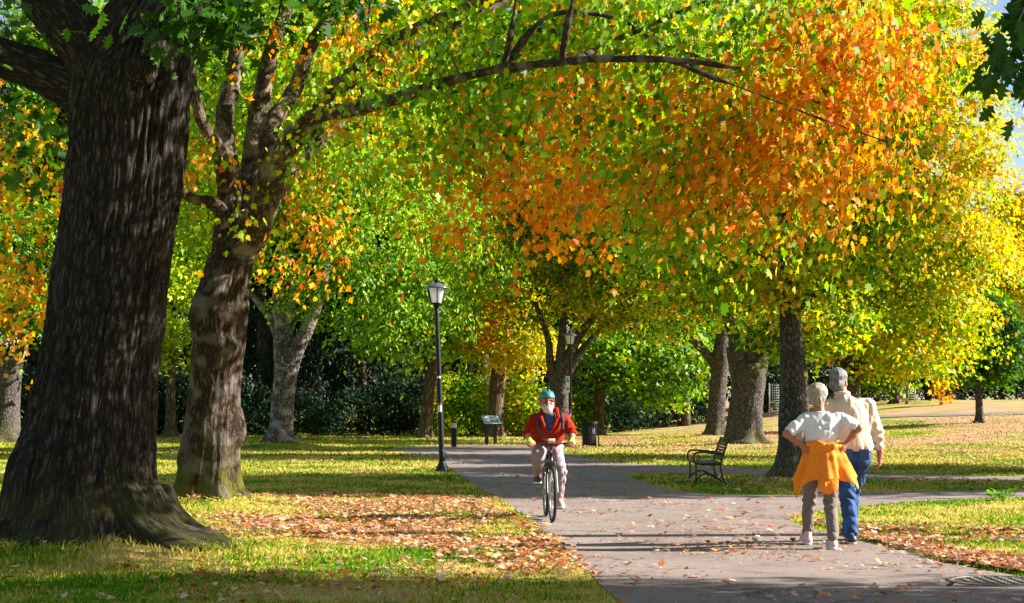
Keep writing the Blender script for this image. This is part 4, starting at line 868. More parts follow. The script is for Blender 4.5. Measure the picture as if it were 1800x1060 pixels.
# front row: dark conifers and green trees, left to right
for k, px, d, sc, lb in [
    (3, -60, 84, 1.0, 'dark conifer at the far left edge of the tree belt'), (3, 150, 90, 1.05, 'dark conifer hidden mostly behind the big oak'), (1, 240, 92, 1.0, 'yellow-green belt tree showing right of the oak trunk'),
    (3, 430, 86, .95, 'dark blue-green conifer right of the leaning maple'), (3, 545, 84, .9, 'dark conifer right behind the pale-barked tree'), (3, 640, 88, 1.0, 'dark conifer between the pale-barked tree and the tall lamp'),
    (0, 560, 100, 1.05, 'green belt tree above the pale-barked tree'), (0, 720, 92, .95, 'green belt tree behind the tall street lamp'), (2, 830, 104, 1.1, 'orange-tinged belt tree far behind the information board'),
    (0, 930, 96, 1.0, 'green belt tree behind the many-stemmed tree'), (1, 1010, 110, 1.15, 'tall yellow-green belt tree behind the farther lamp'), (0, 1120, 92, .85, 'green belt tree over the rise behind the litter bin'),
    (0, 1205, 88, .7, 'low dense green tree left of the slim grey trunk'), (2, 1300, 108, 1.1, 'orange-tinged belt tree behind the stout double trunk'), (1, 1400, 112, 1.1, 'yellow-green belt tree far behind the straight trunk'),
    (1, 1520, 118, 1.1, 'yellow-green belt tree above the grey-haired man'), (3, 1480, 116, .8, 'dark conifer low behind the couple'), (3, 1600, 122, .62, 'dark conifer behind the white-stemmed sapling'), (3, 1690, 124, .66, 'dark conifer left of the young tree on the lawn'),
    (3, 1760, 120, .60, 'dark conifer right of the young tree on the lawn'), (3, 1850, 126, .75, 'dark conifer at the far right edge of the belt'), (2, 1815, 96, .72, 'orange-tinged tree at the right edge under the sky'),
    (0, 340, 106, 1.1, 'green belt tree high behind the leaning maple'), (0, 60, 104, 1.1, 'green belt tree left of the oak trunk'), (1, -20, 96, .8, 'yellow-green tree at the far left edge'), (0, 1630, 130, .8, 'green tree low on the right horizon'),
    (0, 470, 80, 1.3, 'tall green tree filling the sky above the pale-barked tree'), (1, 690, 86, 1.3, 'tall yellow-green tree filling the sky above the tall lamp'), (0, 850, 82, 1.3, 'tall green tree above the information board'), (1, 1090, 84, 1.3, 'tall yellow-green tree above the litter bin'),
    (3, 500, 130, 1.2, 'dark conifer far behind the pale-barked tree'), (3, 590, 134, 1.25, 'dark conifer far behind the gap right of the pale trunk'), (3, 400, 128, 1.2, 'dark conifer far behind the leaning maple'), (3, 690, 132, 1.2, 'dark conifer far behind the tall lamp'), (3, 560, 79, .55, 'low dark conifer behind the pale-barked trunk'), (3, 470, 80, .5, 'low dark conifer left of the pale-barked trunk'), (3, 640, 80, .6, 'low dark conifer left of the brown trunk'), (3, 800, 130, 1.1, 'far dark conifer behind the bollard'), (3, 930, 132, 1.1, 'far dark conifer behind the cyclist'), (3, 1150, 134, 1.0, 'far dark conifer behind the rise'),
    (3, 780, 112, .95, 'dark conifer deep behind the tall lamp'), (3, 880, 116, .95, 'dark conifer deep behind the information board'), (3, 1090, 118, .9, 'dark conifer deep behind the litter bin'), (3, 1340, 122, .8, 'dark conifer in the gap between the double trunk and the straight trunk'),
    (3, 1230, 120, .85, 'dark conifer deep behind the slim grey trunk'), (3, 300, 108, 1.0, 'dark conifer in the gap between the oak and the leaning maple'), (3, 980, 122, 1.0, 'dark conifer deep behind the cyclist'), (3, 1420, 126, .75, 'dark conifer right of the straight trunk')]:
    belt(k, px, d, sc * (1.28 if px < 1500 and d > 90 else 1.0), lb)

# shrubs at the foot of the belt
def shrub_proto(seed, pal, sel):
    t = Tree('shrub', 'x', (0, 0, 0), BARK_BROWN, 'shrub', None, seed)
    for a in np.arange(5) * 1.26: t._note(np.array([(0, 0, 0), (.5 * math.cos(a), .5 * math.sin(a), .8), (.9 * math.cos(a), .9 * math.sin(a), 1.7)]), [.04, .03, .012])
    mb = MB()
    for a in np.arange(5) * 1.26: mb.tube([(0, 0, -.05), (.5 * math.cos(a), .5 * math.sin(a), .8), (.9 * math.cos(a), .9 * math.sin(a), 1.7)], [.04, .03, .012], 6, 10)
    mb.build('stem', BARK_BROWN, t.o, bc=True)
    t.clumps(in_lobes([(0, 0, 1.3, 1.5, 1.3, 1.2), (.7, 0, 1.9, 1.0, 1.0, .9), (-.8, .1, .9, 1.0, 1.0, .8)], 55, t.rng), .32, 44, .16, LEAF_STAR, pal, sel, twig=False); t.finish(); return t.o
SH = [shrub_proto(301, [G_MD, G_LT, G_YL, YEL], (.6, .2)), shrub_proto(302, [(.004, .014, .007), (.008, .024, .010), (.014, .04, .012), (.03, .08, .012)], (.4, .22)), shrub_proto(303, [G_DK, G_MD, G_LT, G_YL], (.5, .25))]  # second palette: conifer green with the shade at the belt's foot painted in
used = set()
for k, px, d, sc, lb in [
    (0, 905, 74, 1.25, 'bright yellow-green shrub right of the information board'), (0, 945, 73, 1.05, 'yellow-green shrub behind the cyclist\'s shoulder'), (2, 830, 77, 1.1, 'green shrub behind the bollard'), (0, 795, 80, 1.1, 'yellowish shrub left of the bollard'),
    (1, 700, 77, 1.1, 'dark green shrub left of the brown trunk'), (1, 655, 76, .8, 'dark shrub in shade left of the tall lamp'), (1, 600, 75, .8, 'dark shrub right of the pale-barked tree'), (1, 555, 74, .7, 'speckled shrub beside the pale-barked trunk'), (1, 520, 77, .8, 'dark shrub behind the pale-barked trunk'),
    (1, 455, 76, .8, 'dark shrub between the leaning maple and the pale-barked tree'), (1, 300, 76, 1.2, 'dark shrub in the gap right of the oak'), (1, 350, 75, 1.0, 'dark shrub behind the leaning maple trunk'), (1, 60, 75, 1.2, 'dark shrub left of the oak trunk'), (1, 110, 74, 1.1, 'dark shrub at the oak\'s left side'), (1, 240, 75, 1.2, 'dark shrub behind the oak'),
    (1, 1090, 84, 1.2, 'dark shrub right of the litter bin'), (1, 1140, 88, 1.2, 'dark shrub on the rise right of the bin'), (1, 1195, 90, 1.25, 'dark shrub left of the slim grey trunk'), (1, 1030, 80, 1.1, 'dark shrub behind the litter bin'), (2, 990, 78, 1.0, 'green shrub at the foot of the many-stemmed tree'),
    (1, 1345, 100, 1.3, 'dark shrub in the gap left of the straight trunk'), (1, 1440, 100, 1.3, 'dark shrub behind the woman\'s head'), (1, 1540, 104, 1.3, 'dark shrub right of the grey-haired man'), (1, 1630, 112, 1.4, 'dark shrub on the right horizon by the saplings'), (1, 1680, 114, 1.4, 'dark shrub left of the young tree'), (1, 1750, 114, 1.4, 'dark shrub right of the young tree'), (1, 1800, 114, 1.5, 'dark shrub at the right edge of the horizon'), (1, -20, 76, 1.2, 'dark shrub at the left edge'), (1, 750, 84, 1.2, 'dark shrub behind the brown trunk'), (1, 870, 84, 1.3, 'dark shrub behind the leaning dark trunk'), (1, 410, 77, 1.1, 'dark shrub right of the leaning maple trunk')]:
    v = ray(px, 600); put(SH[k], k not in used, v[0] / v[1] * d, d, rb.random() * 6.283, sc, lb, 'shrubs at the foot of the tree belt'); used.add(k)
# ------------------------------------------------------------------ street furniture
BLACK = simple('black_paint', (.007, .007, .009), .42, spec=.3, var=.3, scale=14, bump=.15, bscale=120)
BLACK_GREEN = simple('bench_paint', (.012, .020, .010), .35, var=.3, scale=14)
GLASS, _nt, _o = nmat('milk_glass'); _d = N(_nt, 'ShaderNodeBsdfDiffuse', Color=(.93, .94, .97, 1)); _t = N(_nt, 'ShaderNodeBsdfTranslucent', Color=(.93, .94, .97, 1)); _m = N(_nt, 'ShaderNodeMixShader', Fac=.6); L(_nt, _d, 0, _m, 1); L(_nt, _t, 0, _m, 2); L(_nt, _m, 0, _o, 0)
ROOF_METAL = simple('lamp_roof_metal', (.16, .165, .18), .25, .5, var=.3)
STICKER = simple('white_sticker', (.72, .70, .70), .5); STICK_RED = simple('red_print', (.45, .05, .06), .5); PURPLE = simple('purple_sticker', (.30, .06, .50), .5); SIGN_BLUE = simple('sign_blue', (.08, .25, .50), .45)
CHROME = simple('bare_steel', (.55, .55, .56), .3, .9)
def frame_of(p0, p1):
    z = Vector(p1) - Vector(p0); return z.to_track_quat('Z', 'Y').to_matrix()

def street_lamp(base, top_shift, label, stickers):
    o = empty('street_lamp', base, label, 'street lamp', 'black street lamps along the path')
    sx, H = top_shift, 3.62
    mb = MB(); mb.lathe([(0, 0), (.155, 0), (.155, .03), (.135, .05), (.125, .09), (.085, .17), (.07, .20), (.066, .23), (.0, .23)], sides=16); mb.build('base', BLACK, o)
    for k in range(4):
        a = k * math.pi / 2 + .6; b_ = MB(); b_.lathe([(0, 0), (.018, 0), (.018, .02), (0, .02)], c=(.128 * math.cos(a), .128 * math.sin(a), .05), sides=6); b_.build('bolt', CHROME, o)
    mb = MB(); mb.tube([(0, 0, .2), (sx * .5, 0, H * .5), (sx, 0, H)], [.066, .060, .050], 20, 24); po = mb.build('pole', BLACK, o)
    mb = MB(); mb.box((sx * .065, -.066, .36), (.05, .012, .13), bev=.004); mb.build('hatch', BLACK, po)
    mb = MB(); mb.lathe([(.067, 0), (.072, .01), (.072, .03), (.067, .04)], c=(sx * .11, 0, .42), sides=20); mb.build('collar', BLACK, po)
    z0 = H
    mb = MB(); mb.lathe([(0, -.02), (.058, -.02), (.062, .02), (.09, .05), (.125, .06), (.125, .085), (0, .085)], c=(sx, 0, z0), sides=18); mb.build('cradle', BLACK, o)
    for sgn in (-1, 1):
        mb = MB(); mb.tube([(sx + sgn * .05, 0, z0 - .04), (sx + sgn * .13, -.05, z0 - .09), (sx + sgn * .21, -.10, z0 - .155)], [.008, .007, .006], 6, 8); mb.build('bracket', CHROME, o)
    n = 6; ph = math.pi / 6 + .12
    r0, r1, zz0, zz1 = .135, .225, z0 + .075, z0 + .42
    mb = MB(); mb.lathe([(r0 - .006, zz0), (r1 - .008, zz1)], c=(sx, 0, 0), sides=n, ph=ph); mb.build('lantern_glass', GLASS, o, smooth=False)
    mb = MB()
    for k in range(n):
        a = ph + k * 2 * math.pi / n
        mb.tube([(sx + r0 * math.cos(a), r0 * math.sin(a), zz0), (sx + r1 * math.cos(a), r1 * math.sin(a), zz1)], [.010, .011], 6)
    mb.lathe([(r0 - .01, zz0 - .01), (r0 + .012, zz0 - .01), (r0 + .012, zz0 + .016), (r0 - .01, zz0 + .016)], c=(sx, 0, 0), sides=n, ph=ph)
    mb.build('lantern_frame', BLACK, o, smooth=False)
    mb = MB(); mb.lathe([(0, zz1 - .002), (.285, zz1 - .012), (.288, zz1 + .004), (.20, zz1 + .05), (.13, zz1 + .088), (.065, zz1 + .112), (.05, zz1 + .118), (.0, zz1 + .12)], c=(sx, 0, 0), sides=n * 2, ph=ph); rf = mb.build('lamp_roof', ROOF_METAL, o, smooth=False)
    mb = MB(); mb.lathe([(.052, zz1 + .112), (.056, zz1 + .15), (.062, zz1 + .155), (.06, zz1 + .18), (.03, zz1 + .195), (0, zz1 + .197)], c=(sx, 0, 0), sides=16); mb.build('finial', BLACK, rf)
    for (nm, za, zb, mt, wdt) in stickers:
        mb = MB(); a = np.linspace(-2.3, -.85, 10); R_ = .0645
        V = np.concatenate([[(sx * zc / H + R_ * wdt * math.cos(t), R_ * wdt * math.sin(t), zc) for t in a] for zc in (za, zb)])
        k = np.arange(9); mb.add(V, np.stack([k, k + 1, k + 11, k + 10], -1)); st = mb.build(nm, mt, po)
    return o
street_lamp(on_ground(777, 828), -.13, 'tall black street lamp left of the path, tilting slightly left, stickers on its pole',
            [('sticker', 1.30, 1.44, STICKER, 1.02), ('sticker', 1.44, 1.49, STICK_RED, 1.02), ('sticker', 2.04, 2.09, STICKER, 1.0)])
l2 = on_ground(1003, 781)
o = street_lamp(l2, -.02, 'farther street lamp behind the cyclist with a small white sign on its pole', [('sticker', 1.12, 1.30, PURPLE, 1.02), ('sticker', 1.02, 1.12, STICKER, 1.02)])
mb = MB(); mb.box((-.10, -.075, 2.22), (.15, .012, .60), bev=.004); sg = mb.build('sign_plate', STICKER, o)
mb = MB(); mb.box((-.10, -.083, 2.38), (.11, .003, .16)); mb.box((-.10, -.083, 2.04), (.11, .003, .10)); mb.build('printed_panel', SIGN_BLUE, sg)

# ---- park bench: faces left, seen nearly end-on
b0 = on_ground(1241, 849); b0[2] = 0
o = empty('park_bench', b0, 'empty black cast-iron park bench standing on the grass beside the path', 'bench', rz=math.radians(-2))
def end_frame(y, nm='end_frame'):
    mb = MB(); T = lambda pts, r=.018, s=8, g=20: mb.tube([(x, y, z) for x, z in pts], r, s, g, flat=(1, 1))
    T([(-.27, .005), (-.245, .12), (-.235, .28), (-.245, .385)], .020); T([(.30, .005), (.245, .14), (.215, .28), (.21, .38), (.255, .55), (.34, .80), (.365, .845)], .021)
    T([(-.27, .39), (-.1, .375), (.1, .37), (.215, .39)], .020)
    T([(-.265, .05), (-.16, .16), (-.03, .20), (.10, .16), (.24, .05)], .016); T([(-.03, .20), (-.03, .215)], .03)
    T([(-.255, .385), (-.285, .46), (-.275, .545), (-.22, .585), (-.1, .59), (.05, .575), (.16, .565), (.245, .56)], .018)
    T([(-.215, .39), (-.21, .44), (-.16, .50), (-.20, .535)], .011)
    mb.box((-.275, y, .012), (.07, .06, .02), bev=.006); mb.box((.30, y, .012), (.07, .06, .02), bev=.006)
    return mb.build(nm, BLACK_GREEN, o)
end_frame(-.72); end_frame(.72)
for k in range(8):
    x = -.265 + k * .064; z = .405 - .012 * math.sin(k / 7 * math.pi) + (.0 if k else -.01)
    mb = MB(); mb.box((x, 0, z), (.052, 1.47, .016), bev=.005); mb.build('seat_slat', BLACK_GREEN, o)
for k in range(8):
    t_ = k / 7; x = .225 + .125 * t_; z = .46 + .36 * t_
    mb = MB(); mb.box((x, 0, z), (.044, 1.47, .014), rot=Matrix.Rotation(math.radians(-71), 3, 'Y'), bev=.004); mb.build('back_slat', BLACK_GREEN, o)
mb = MB(); mb.tube([(-.03, -.72, .2), (-.03, .72, .2)], .012, 8); mb.build('tie_rod', BLACK_GREEN, o)

# ---- litter bin
b0 = on_ground(1036, 785); o = empty('litter_bin', b0, 'black slatted metal litter bin behind the cyclist at the path edge', 'litter bin')
nsl = 26
for k in range(nsl):
    a = k * 2 * math.pi / nsl; mb = MB(); c, s_ = math.cos(a), math.sin(a)
    pr = [(.245, .04), (.25, .3), (.255, .6), (.275, .76), (.305, .84)]
    V = []
    for r, z in pr:
        for tt, rr in ((-.018, r), (.018, r), (.018, r - .008), (-.018, r - .008)): V.append((rr * c - tt * s_, rr * s_ + tt * c, z))
    mb.add(V, ring_faces(len(pr), 4)); mb.build('slat', BLACK, o, smooth=False)
mb = MB(); mb.lathe([(0, .05), (.225, .05), (.225, .78), (.21, .78), (.2, .1), (0, .1)], sides=28); mb.build('liner', simple('bin_liner', (.025, .025, .03), .5), o)
for z, r in ((.06, .256), (.45, .262), (.80, .30)):
    mb = MB(); mb.torus((0, 0, z), r, .012, 'z', 36, 8); mb.build('hoop', BLACK, o)
mb = MB(); mb.lathe([(.20, .80), (.315, .835), (.318, .85), (.30, .87), (.21, .86), (.20, .80)], sides=36); mb.build('rim', BLACK, o)
mb = MB(); mb.tube([(.33, .05, 0), (.33, .05, .88)], .02, 8); mb.box((.30, .04, .6), (.06, .03, .03)); mb.build('post', BLACK, o)
mb = MB(); mb.box((0, 0, .02), (.42, .42, .04), bev=.01); mb.build('foot', BLACK, o)

# ---- information board
b0 = on_ground(863, 782); o = empty('information_board', b0, 'low black lectern-style information board on two posts by the path', 'board', rz=math.radians(24))
for x in (-.17, .17):
    mb = MB(); mb.box((x, 0, .42), (.11, .08, .84), bev=.008); mb.build('post', BLACK, o)
R_ = Matrix.Rotation(math.radians(38), 3, 'X')
mb = MB(); mb.box((0, -.02, .90), (.74, .54, .035), rot=R_, bev=.008); mb.build('frame', BLACK, o)
mb = MB(); mb.box(Vector((0, -.02, .90)) + R_ @ Vector((0, 0, .020)), (.68, .48, .006), rot=R_); pn = mb.build('panel', simple('pale_panel', (.58, .66, .68), .35), o)
mb = MB()
for x, y, w_, h_ in ((-.2, .08, .2, .2), (.12, .12, .3, .14), (.1, -.1, .36, .16), (-.22, -.14, .16, .1)): mb.box(Vector((0, -.02, .90)) + R_ @ Vector((x, y, .0245)), (w_, h_, .002), rot=R_)
mb.build('picture', simple('panel_picture', (.22, .34, .30), .4, var=.5, scale=9), pn)

# ---- bollard
b0 = on_ground(798, 786); o = empty('bollard', b0, 'short black bollard post with a pale top beside the information board', 'bollard')
mb = MB(); mb.box((0, 0, .33), (.17, .17, .66), bev=.012); mb.build('post', BLACK, o)
mb = MB(); mb.box((0, 0, .75), (.15, .15, .18), bev=.01); mb.build('light_head', simple('bollard_head', (.55, .53, .42), .4), o)
mb = MB(); mb.box((0, 0, .86), (.18, .18, .04), bev=.01); mb.build('cap', BLACK, o)

# ---- manhole cover in the path
b0 = on_ground(1752, 1023); b0[2] = .006; o = empty('manhole_cover', b0, 'round dark manhole cover set into the path at the lower right', 'manhole cover')
IRON = simple('cast_iron', (.13, .115, .105), .55, .5, var=.3, scale=12)
mb = MB(); mb.lathe([(.0, .006), (.33, .006), (.335, .003), (.335, 0)], sides=48)
for k in range(7):
    for j in range(7):
        x, y = (k - 3) * .085, (j - 3) * .085
        if x * x + y * y < .085: mb.box((x, y, .0085), (.045, .045, .004))
mb.build('lid', IRON, o, smooth=False)
mb = MB(); mb.lathe([(.345, 0), (.345, .008), (.40, .008), (.405, 0)], sides=48); mb.build('ring', IRON, o)

# ---- weed by the side path
b0 = on_ground(1762, 880); o = empty('weed', b0, 'leafy green weed growing at the edge of the side path at the right', 'plant')
rw = np.random.default_rng(8); n = 34; a = rw.random(n) * 6.283; B = np.column_stack([.06 * np.cos(a), .06 * np.sin(a), .02 + .12 * rw.random(n)]); B[:, 0] += rw.normal(0, .08, n)
V, idx, sz = leaves(B, np.column_stack([np.cos(a), np.sin(a), .5 + rw.random(n)]), np.column_stack([-np.cos(a), -np.sin(a), 1 + 0 * a]), .08 + .06 * rw.random(n), LEAF_OAK, .2, .6, rw)
link('foliage', mesh_np('foliage', V, idx, sz, LEAF, np.repeat(pal_pick([G_MD, G_LT, G_LT], n, rw, rw.random(n)), len(LEAF_OAK), 0), smooth=False), o)
mb = MB()
for k in range(7):
    aa = k * .9; mb.tube([(0, 0, -.01), (.04 * math.cos(aa), .04 * math.sin(aa), .1), (.1 * math.cos(aa), .1 * math.sin(aa), .16)], [.006, .004, .002], 5)
mb.build('stem', simple('weed_stem', (.15, .25, .05), .6), o)

# ---- white wire guard far on the rise
for (px, py, d, hh, lb) in ((1598, 716, 92, .85, 'white wire tree guard beside the white-stemmed sapling on the far rise'), (1362, 738, 88, 1.9, 'tall white ladder-like frame in the gap left of the straight trunk')):
    p_ = at(px, py, d); p_[2] = float(gz(p_[0], p_[1])); o = empty('wire_guard', p_, lb, 'guard')
    mb = MB(); WIRE = simple('white_wire', (.22, .24, .25), .5)
    wd_ = .36 if hh < 1 else .3
    for x in (-wd_, wd_): mb.box((x, 0, hh / 2), (.04, .04, hh))
    mb.build('upright', WIRE, o); mb = MB()
    for k in range(int(hh / .14)): mb.box((0, 0, .1 + k * .14), (wd_ * 2 - .05, .02, .025))
    for x in (np.arange(5) - 2) * wd_ * .38: mb.box((x, -.013, hh / 2), (.012, .004, hh * .95))
    mb.build('mesh_panel', WIRE, o)

# ------------------------------------------------------------------ people
SKIN = simple('skin', (.40, .145, .08), .5, var=.08, scale=40, bump=.1)
SKIN_RED = simple('ruddy_skin', (.48, .20, .125), .5, var=.10, scale=40, bump=.1)
HAIR_GREY = hair_mat('grey_hair', (.03, .03, .032), (.25, .255, .275))
HAIR_BLOND = hair_mat('pale_blond_hair', (.13, .095, .065), (.50, .43, .36))
BEARD = simple('white_beard', (.56, .53, .50), .8, var=.2, scale=80, bump=.6, bscale=110)
EYE = simple('eye_dark', (.05, .035, .03), .2)
def fold_noise(scale, amp, seed, st=(1, 1, .55)):
    return lambda P: amp * fbm(P * np.array(st) * scale, seed, 3)

def crease(scale, amp, seed, st=(1, 1, .5)):
    return lambda P: amp * np.clip(1 - np.abs(fbm(P * np.array(st) * scale, seed, 2)) * 2.4, 0, 1) ** 2
def head(s, c, yaw, pitch=0.0, roll=0.0, k=1.0):
    """head shape added to an implicit body; c = centre, facing -Y before the turns"""
    R_ = np.array(Matrix.Rotation(yaw, 3, 'Z') @ Matrix.Rotation(pitch, 3, 'X') @ Matrix.Rotation(roll, 3, 'Y')); c = np.asarray(c, float)
    W = lambda p: c + R_ @ (np.array(p) * k)
    s.ell(W((0, .012, .035)), np.array((.076, .094, .090)) * k, .02, rot=R_); s.ell(W((0, -.022, -.045)), np.array((.058, .066, .068)) * k, .025, rot=R_)
    s.cone(W((0, -.090, .015)), W((0, -.108, -.022)), .010 * k, .016 * k, .012)                      # nose
    s.ell(W((0, -.075, -.092)), np.array((.026, .024, .02)) * k, .02, rot=R_)                          # chin
    s.cone(W((-.035, -.082, .030)), W((.035, -.082, .030)), .012 * k, .012 * k, .014)                 # brow
    s.cone(W((-.018, -.088, -.062)), W((.018, -.088, -.062)), .009 * k, .009 * k, .01)                # lips
    for sg in (-1, 1):
        s.ell(W((sg * .030, -.088, .012)), np.array((.015, .010, .010)) * k, .008, 'sub', rot=R_)
        s.ell(W((sg * .078, .012, -.005)), np.array((.012, .020, .034)) * k, .008, rot=R_)             # ears
        s.ell(W((sg * .045, -.062, -.020)), np.array((.024, .02, .022)) * k, .02, rot=R_)              # cheeks
    return W, R_
def eyes(W, k, parent):
    for sg in (-1, 1):
        mb = MB(); a = Vector(W((sg * .030, -.081, .012))); mb.lathe([(0, -.008), (.006, -.006), (.009, 0), (.006, .006), (0, .008)], c=a, sides=10); mb.build('eye', EYE, parent)
def hand(s, wrist, palm, fingdir, side, curl=.5, thumb=None, k=1.0):
    """wrist -> palm centre; five fingers of unequal length, bent about the knuckle axis"""
    wrist = np.asarray(wrist, float); f = np.asarray(palm, float) - wrist; f /= np.linalg.norm(f)
    n_ = np.asarray(fingdir, float); n_ = n_ - f * (n_ @ f); n_ /= np.linalg.norm(n_)          # direction the palm looks to
    b_ = np.cross(f, n_) * side                                                                  # towards the thumb
    kn = wrist + f * .095 * k
    s.cone(wrist, wrist + f * .05 * k, .026 * k, .030 * k, .02)
    for q in (-.03, -.01, .01, .03): s.cone(wrist + f * .03 * k + b_ * q * .6 * k, kn + b_ * q * k, .016 * k, .013 * k, .012)
    for q, l in zip((.031, .0105, -.0105, -.030), (.070, .080, .074, .058)):
        p0 = kn + b_ * q * k; a1 = curl * .6; a2 = curl * 1.5; a3 = curl * 2.2
        d = lambda a: f * math.cos(a) + n_ * math.sin(a)
        p1 = p0 + d(a1) * l * .45 * k; p2 = p1 + d(a2) * l * .32 * k; p3 = p2 + d(a3) * l * .25 * k
        s.chain([p0, p1, p2, p3], [.0095 * k, .009 * k, .008 * k, .007 * k], .004)
    t0 = wrist + f * .03 * k + b_ * .028 * k; t1 = t0 + (f * .65 + b_ * .75 + n_ * .25) * .035 * k; t2 = t1 + (f * .8 + b_ * .35 + n_ * .5 * (1 + curl)) * .032 * k; t3 = t2 + (f * .8 + n_ * .5 * (1 + curl)) * .02 * k
    s.chain([t0, t1, t2, t3], [.014 * k, .011 * k, .010 * k, .008 * k], .006)
def shoe(name, mat, sole_mat, heel, toe, parent, up=(0, 0, 1), k=1.0):
    """shoe between heel and toe points on the ground line"""
    heel = np.asarray(heel, float); toe = np.asarray(toe, float); f = toe - heel; l = np.linalg.norm(f); f /= l; u = np.asarray(up, float); u = u - f * (u @ f); u /= np.linalg.norm(u)
    lo = np.minimum(heel, toe) - .1; hi = np.maximum(heel, toe) + .16
    s = SDF(lo, hi, .006)
    s.chain([heel + f * .035 + u * .045, heel + f * .12 + u * .045, toe - f * .075 + u * .038, toe - f * .035 + u * .032], [.040, .038, .044, .033], .03)
    s.cone(heel + f * .045 + u * .05, heel + f * .06 + u * .115, .040, .042, .03)
    s.cut(lambda P: .014 - (P - heel) @ u)
    o_ = s.build(name, mat, parent)
    s = SDF(lo, hi, .005); s.chain([heel + f * .037 + u * .02, toe - f * .07 + u * .02, toe - f * .036 + u * .02], [.043, .050, .040], .02)
    s.cut(lambda P: np.maximum(-((P - heel) @ u), (P - heel) @ u - .022)); s.build('sole', sole_mat, o_)
    return o_

def person(base, label):
    return empty('person', base, label, 'person')

# ---- woman walking away, hands on her hips -------------------------------------------------------
b0 = on_ground(1450, 966); b0[2] = .006
o = person(b0, 'woman walking away, hands on hips, white top, orange jacket tied round her waist')
s = SDF((-.48, -.3, -.02), (.46, .72, 1.68), .0075)
HC = np.array((-.045, .03, 1.525)); W, R_ = head(s, HC, math.radians(180 - 24), math.radians(6), k=.98)
s.cone((-.03, .01, 1.34), (-.04, .02, 1.45), .052, .048, .03)
s.ell((-.01, .0, 1.20), (.165, .10, .16), .05); s.ell((-.005, .0, 1.00), (.145, .105, .16), .06); s.ell((0, 0, .88), (.165, .12, .12), .05)
s.cone((-.16, .0, 1.305), (.15, .0, 1.31), .045, .045, .04)
SL, EL, WL = (-.175, .0, 1.295), (-.385, -.06, 1.155), (-.225, -.045, 1.035)
SR, ER, WR = (.165, .0, 1.305), (.345, -.07, 1.215), (.205, -.06, 1.05)
for a, e, w_ in ((SL, EL, WL), (SR, ER, WR)): s.chain([a, e], [.046, .036], .03); s.chain([e, np.array(e) * .6 + np.array(w_) * .4, w_], [.036, .034, .023], .015)
hand(s, WL, (-.16, -.06, .98), (.6, .75, -.2), -1, .35, k=.92); hand(s, WR, (.145, -.085, 1.0), (-.3, .9, -.1), 1, .35, k=.92)
KL, AL, KR, AR = (-.10, .30, .47), (-.08, .50, .11), (.075, .06, .46), (.075, -.03, .10)
for h, kn, an in (((-.085, .01, .86), KL, AL), ((.085, .0, .86), KR, AR)): s.chain([h, kn, an], [.075, .05, .036], .02)
for an in (AL, AR): s.cone(an, (an[0], an[1] + .12, .05), .035, .03, .02)
body = s.build('body', SKIN, o); eyes(W, .98, o)
# hair
s = SDF(HC - .16, HC + .17, .006); Wh = lambda p: W(p)
s.ell(W((0, .020, .048)), np.array((.100, .108, .098)), .02, rot=R_); s.ell(W((0, .060, -.025)), np.array((.078, .058, .078)), .03, rot=R_)
s.ell(W((0, -.105, -.03)), np.array((.085, .075, .105)), .02, 'sub', rot=R_)
for sg in (-1, 1): s.ell(W((sg * .085, -.01, -.03)), np.array((.025, .035, .035)), .015, 'sub', rot=R_)
s.bump(fold_noise(48, .0065, 3, (1, 1, .35))); s.build('hair', HAIR_BLOND, o)
# white top
s = SDF((-.46, -.3, .88), (.44, .3, 1.45), .008)
s.ell((-.01, .0, 1.20), (.188, .125, .185), .05); s.cone((-.0, 0, 1.14), (0, 0, .97), .150, .150, .05, sq=(1, .78, 1)); s.cone((-.15, .0, 1.30), (.14, .0, 1.305), .062, .062, .05); s.cone((-.02, 0, 1.33), (-.03, .01, 1.40), .075, .062, .03)
for a, e in ((SL, EL), (SR, ER)):
    a = np.array(a); e = np.array(e); s.chain([a, a + (e - a) * .5, a + (e - a) * .84], [.066, .060, .058], .03)
s.bump(fold_noise(10, .013, 5, (1, 1, .4))); s.bump(crease(9, .011, 55, (1, 1, .6)))
s.bump(lambda P: .007 * np.sin((P[:, 2] * 60 + P[:, 0] * 45 * np.sign(P[:, 0] + .01))) * np.exp(-((P[:, 2] - 1.04) / .08) ** 2))
eL, eR = np.array(EL), np.array(ER); dL = (eL - np.array(SL)) / np.linalg.norm(eL - np.array(SL)); dR = (eR - np.array(SR)) / np.linalg.norm(eR - np.array(SR))
s.cut(lambda P: np.where(P[:, 0] < -.2, (P - np.array(SL)) @ dL - .232, -1)); s.cut(lambda P: np.where(P[:, 0] > .2, (P - np.array(SR)) @ dR - .192, -1)); s.cut(lambda P: P[:, 2] - (1.372 + .10 * (P[:, 0] + .02) ** 2 * 6 + .02 * np.clip(-P[:, 1] * 10, -1, 1)))
s.build('shirt', simple('white_cotton', (.70, .71, .77), .85, var=.03, bump=.25, bscale=160, sheen=.1), o)
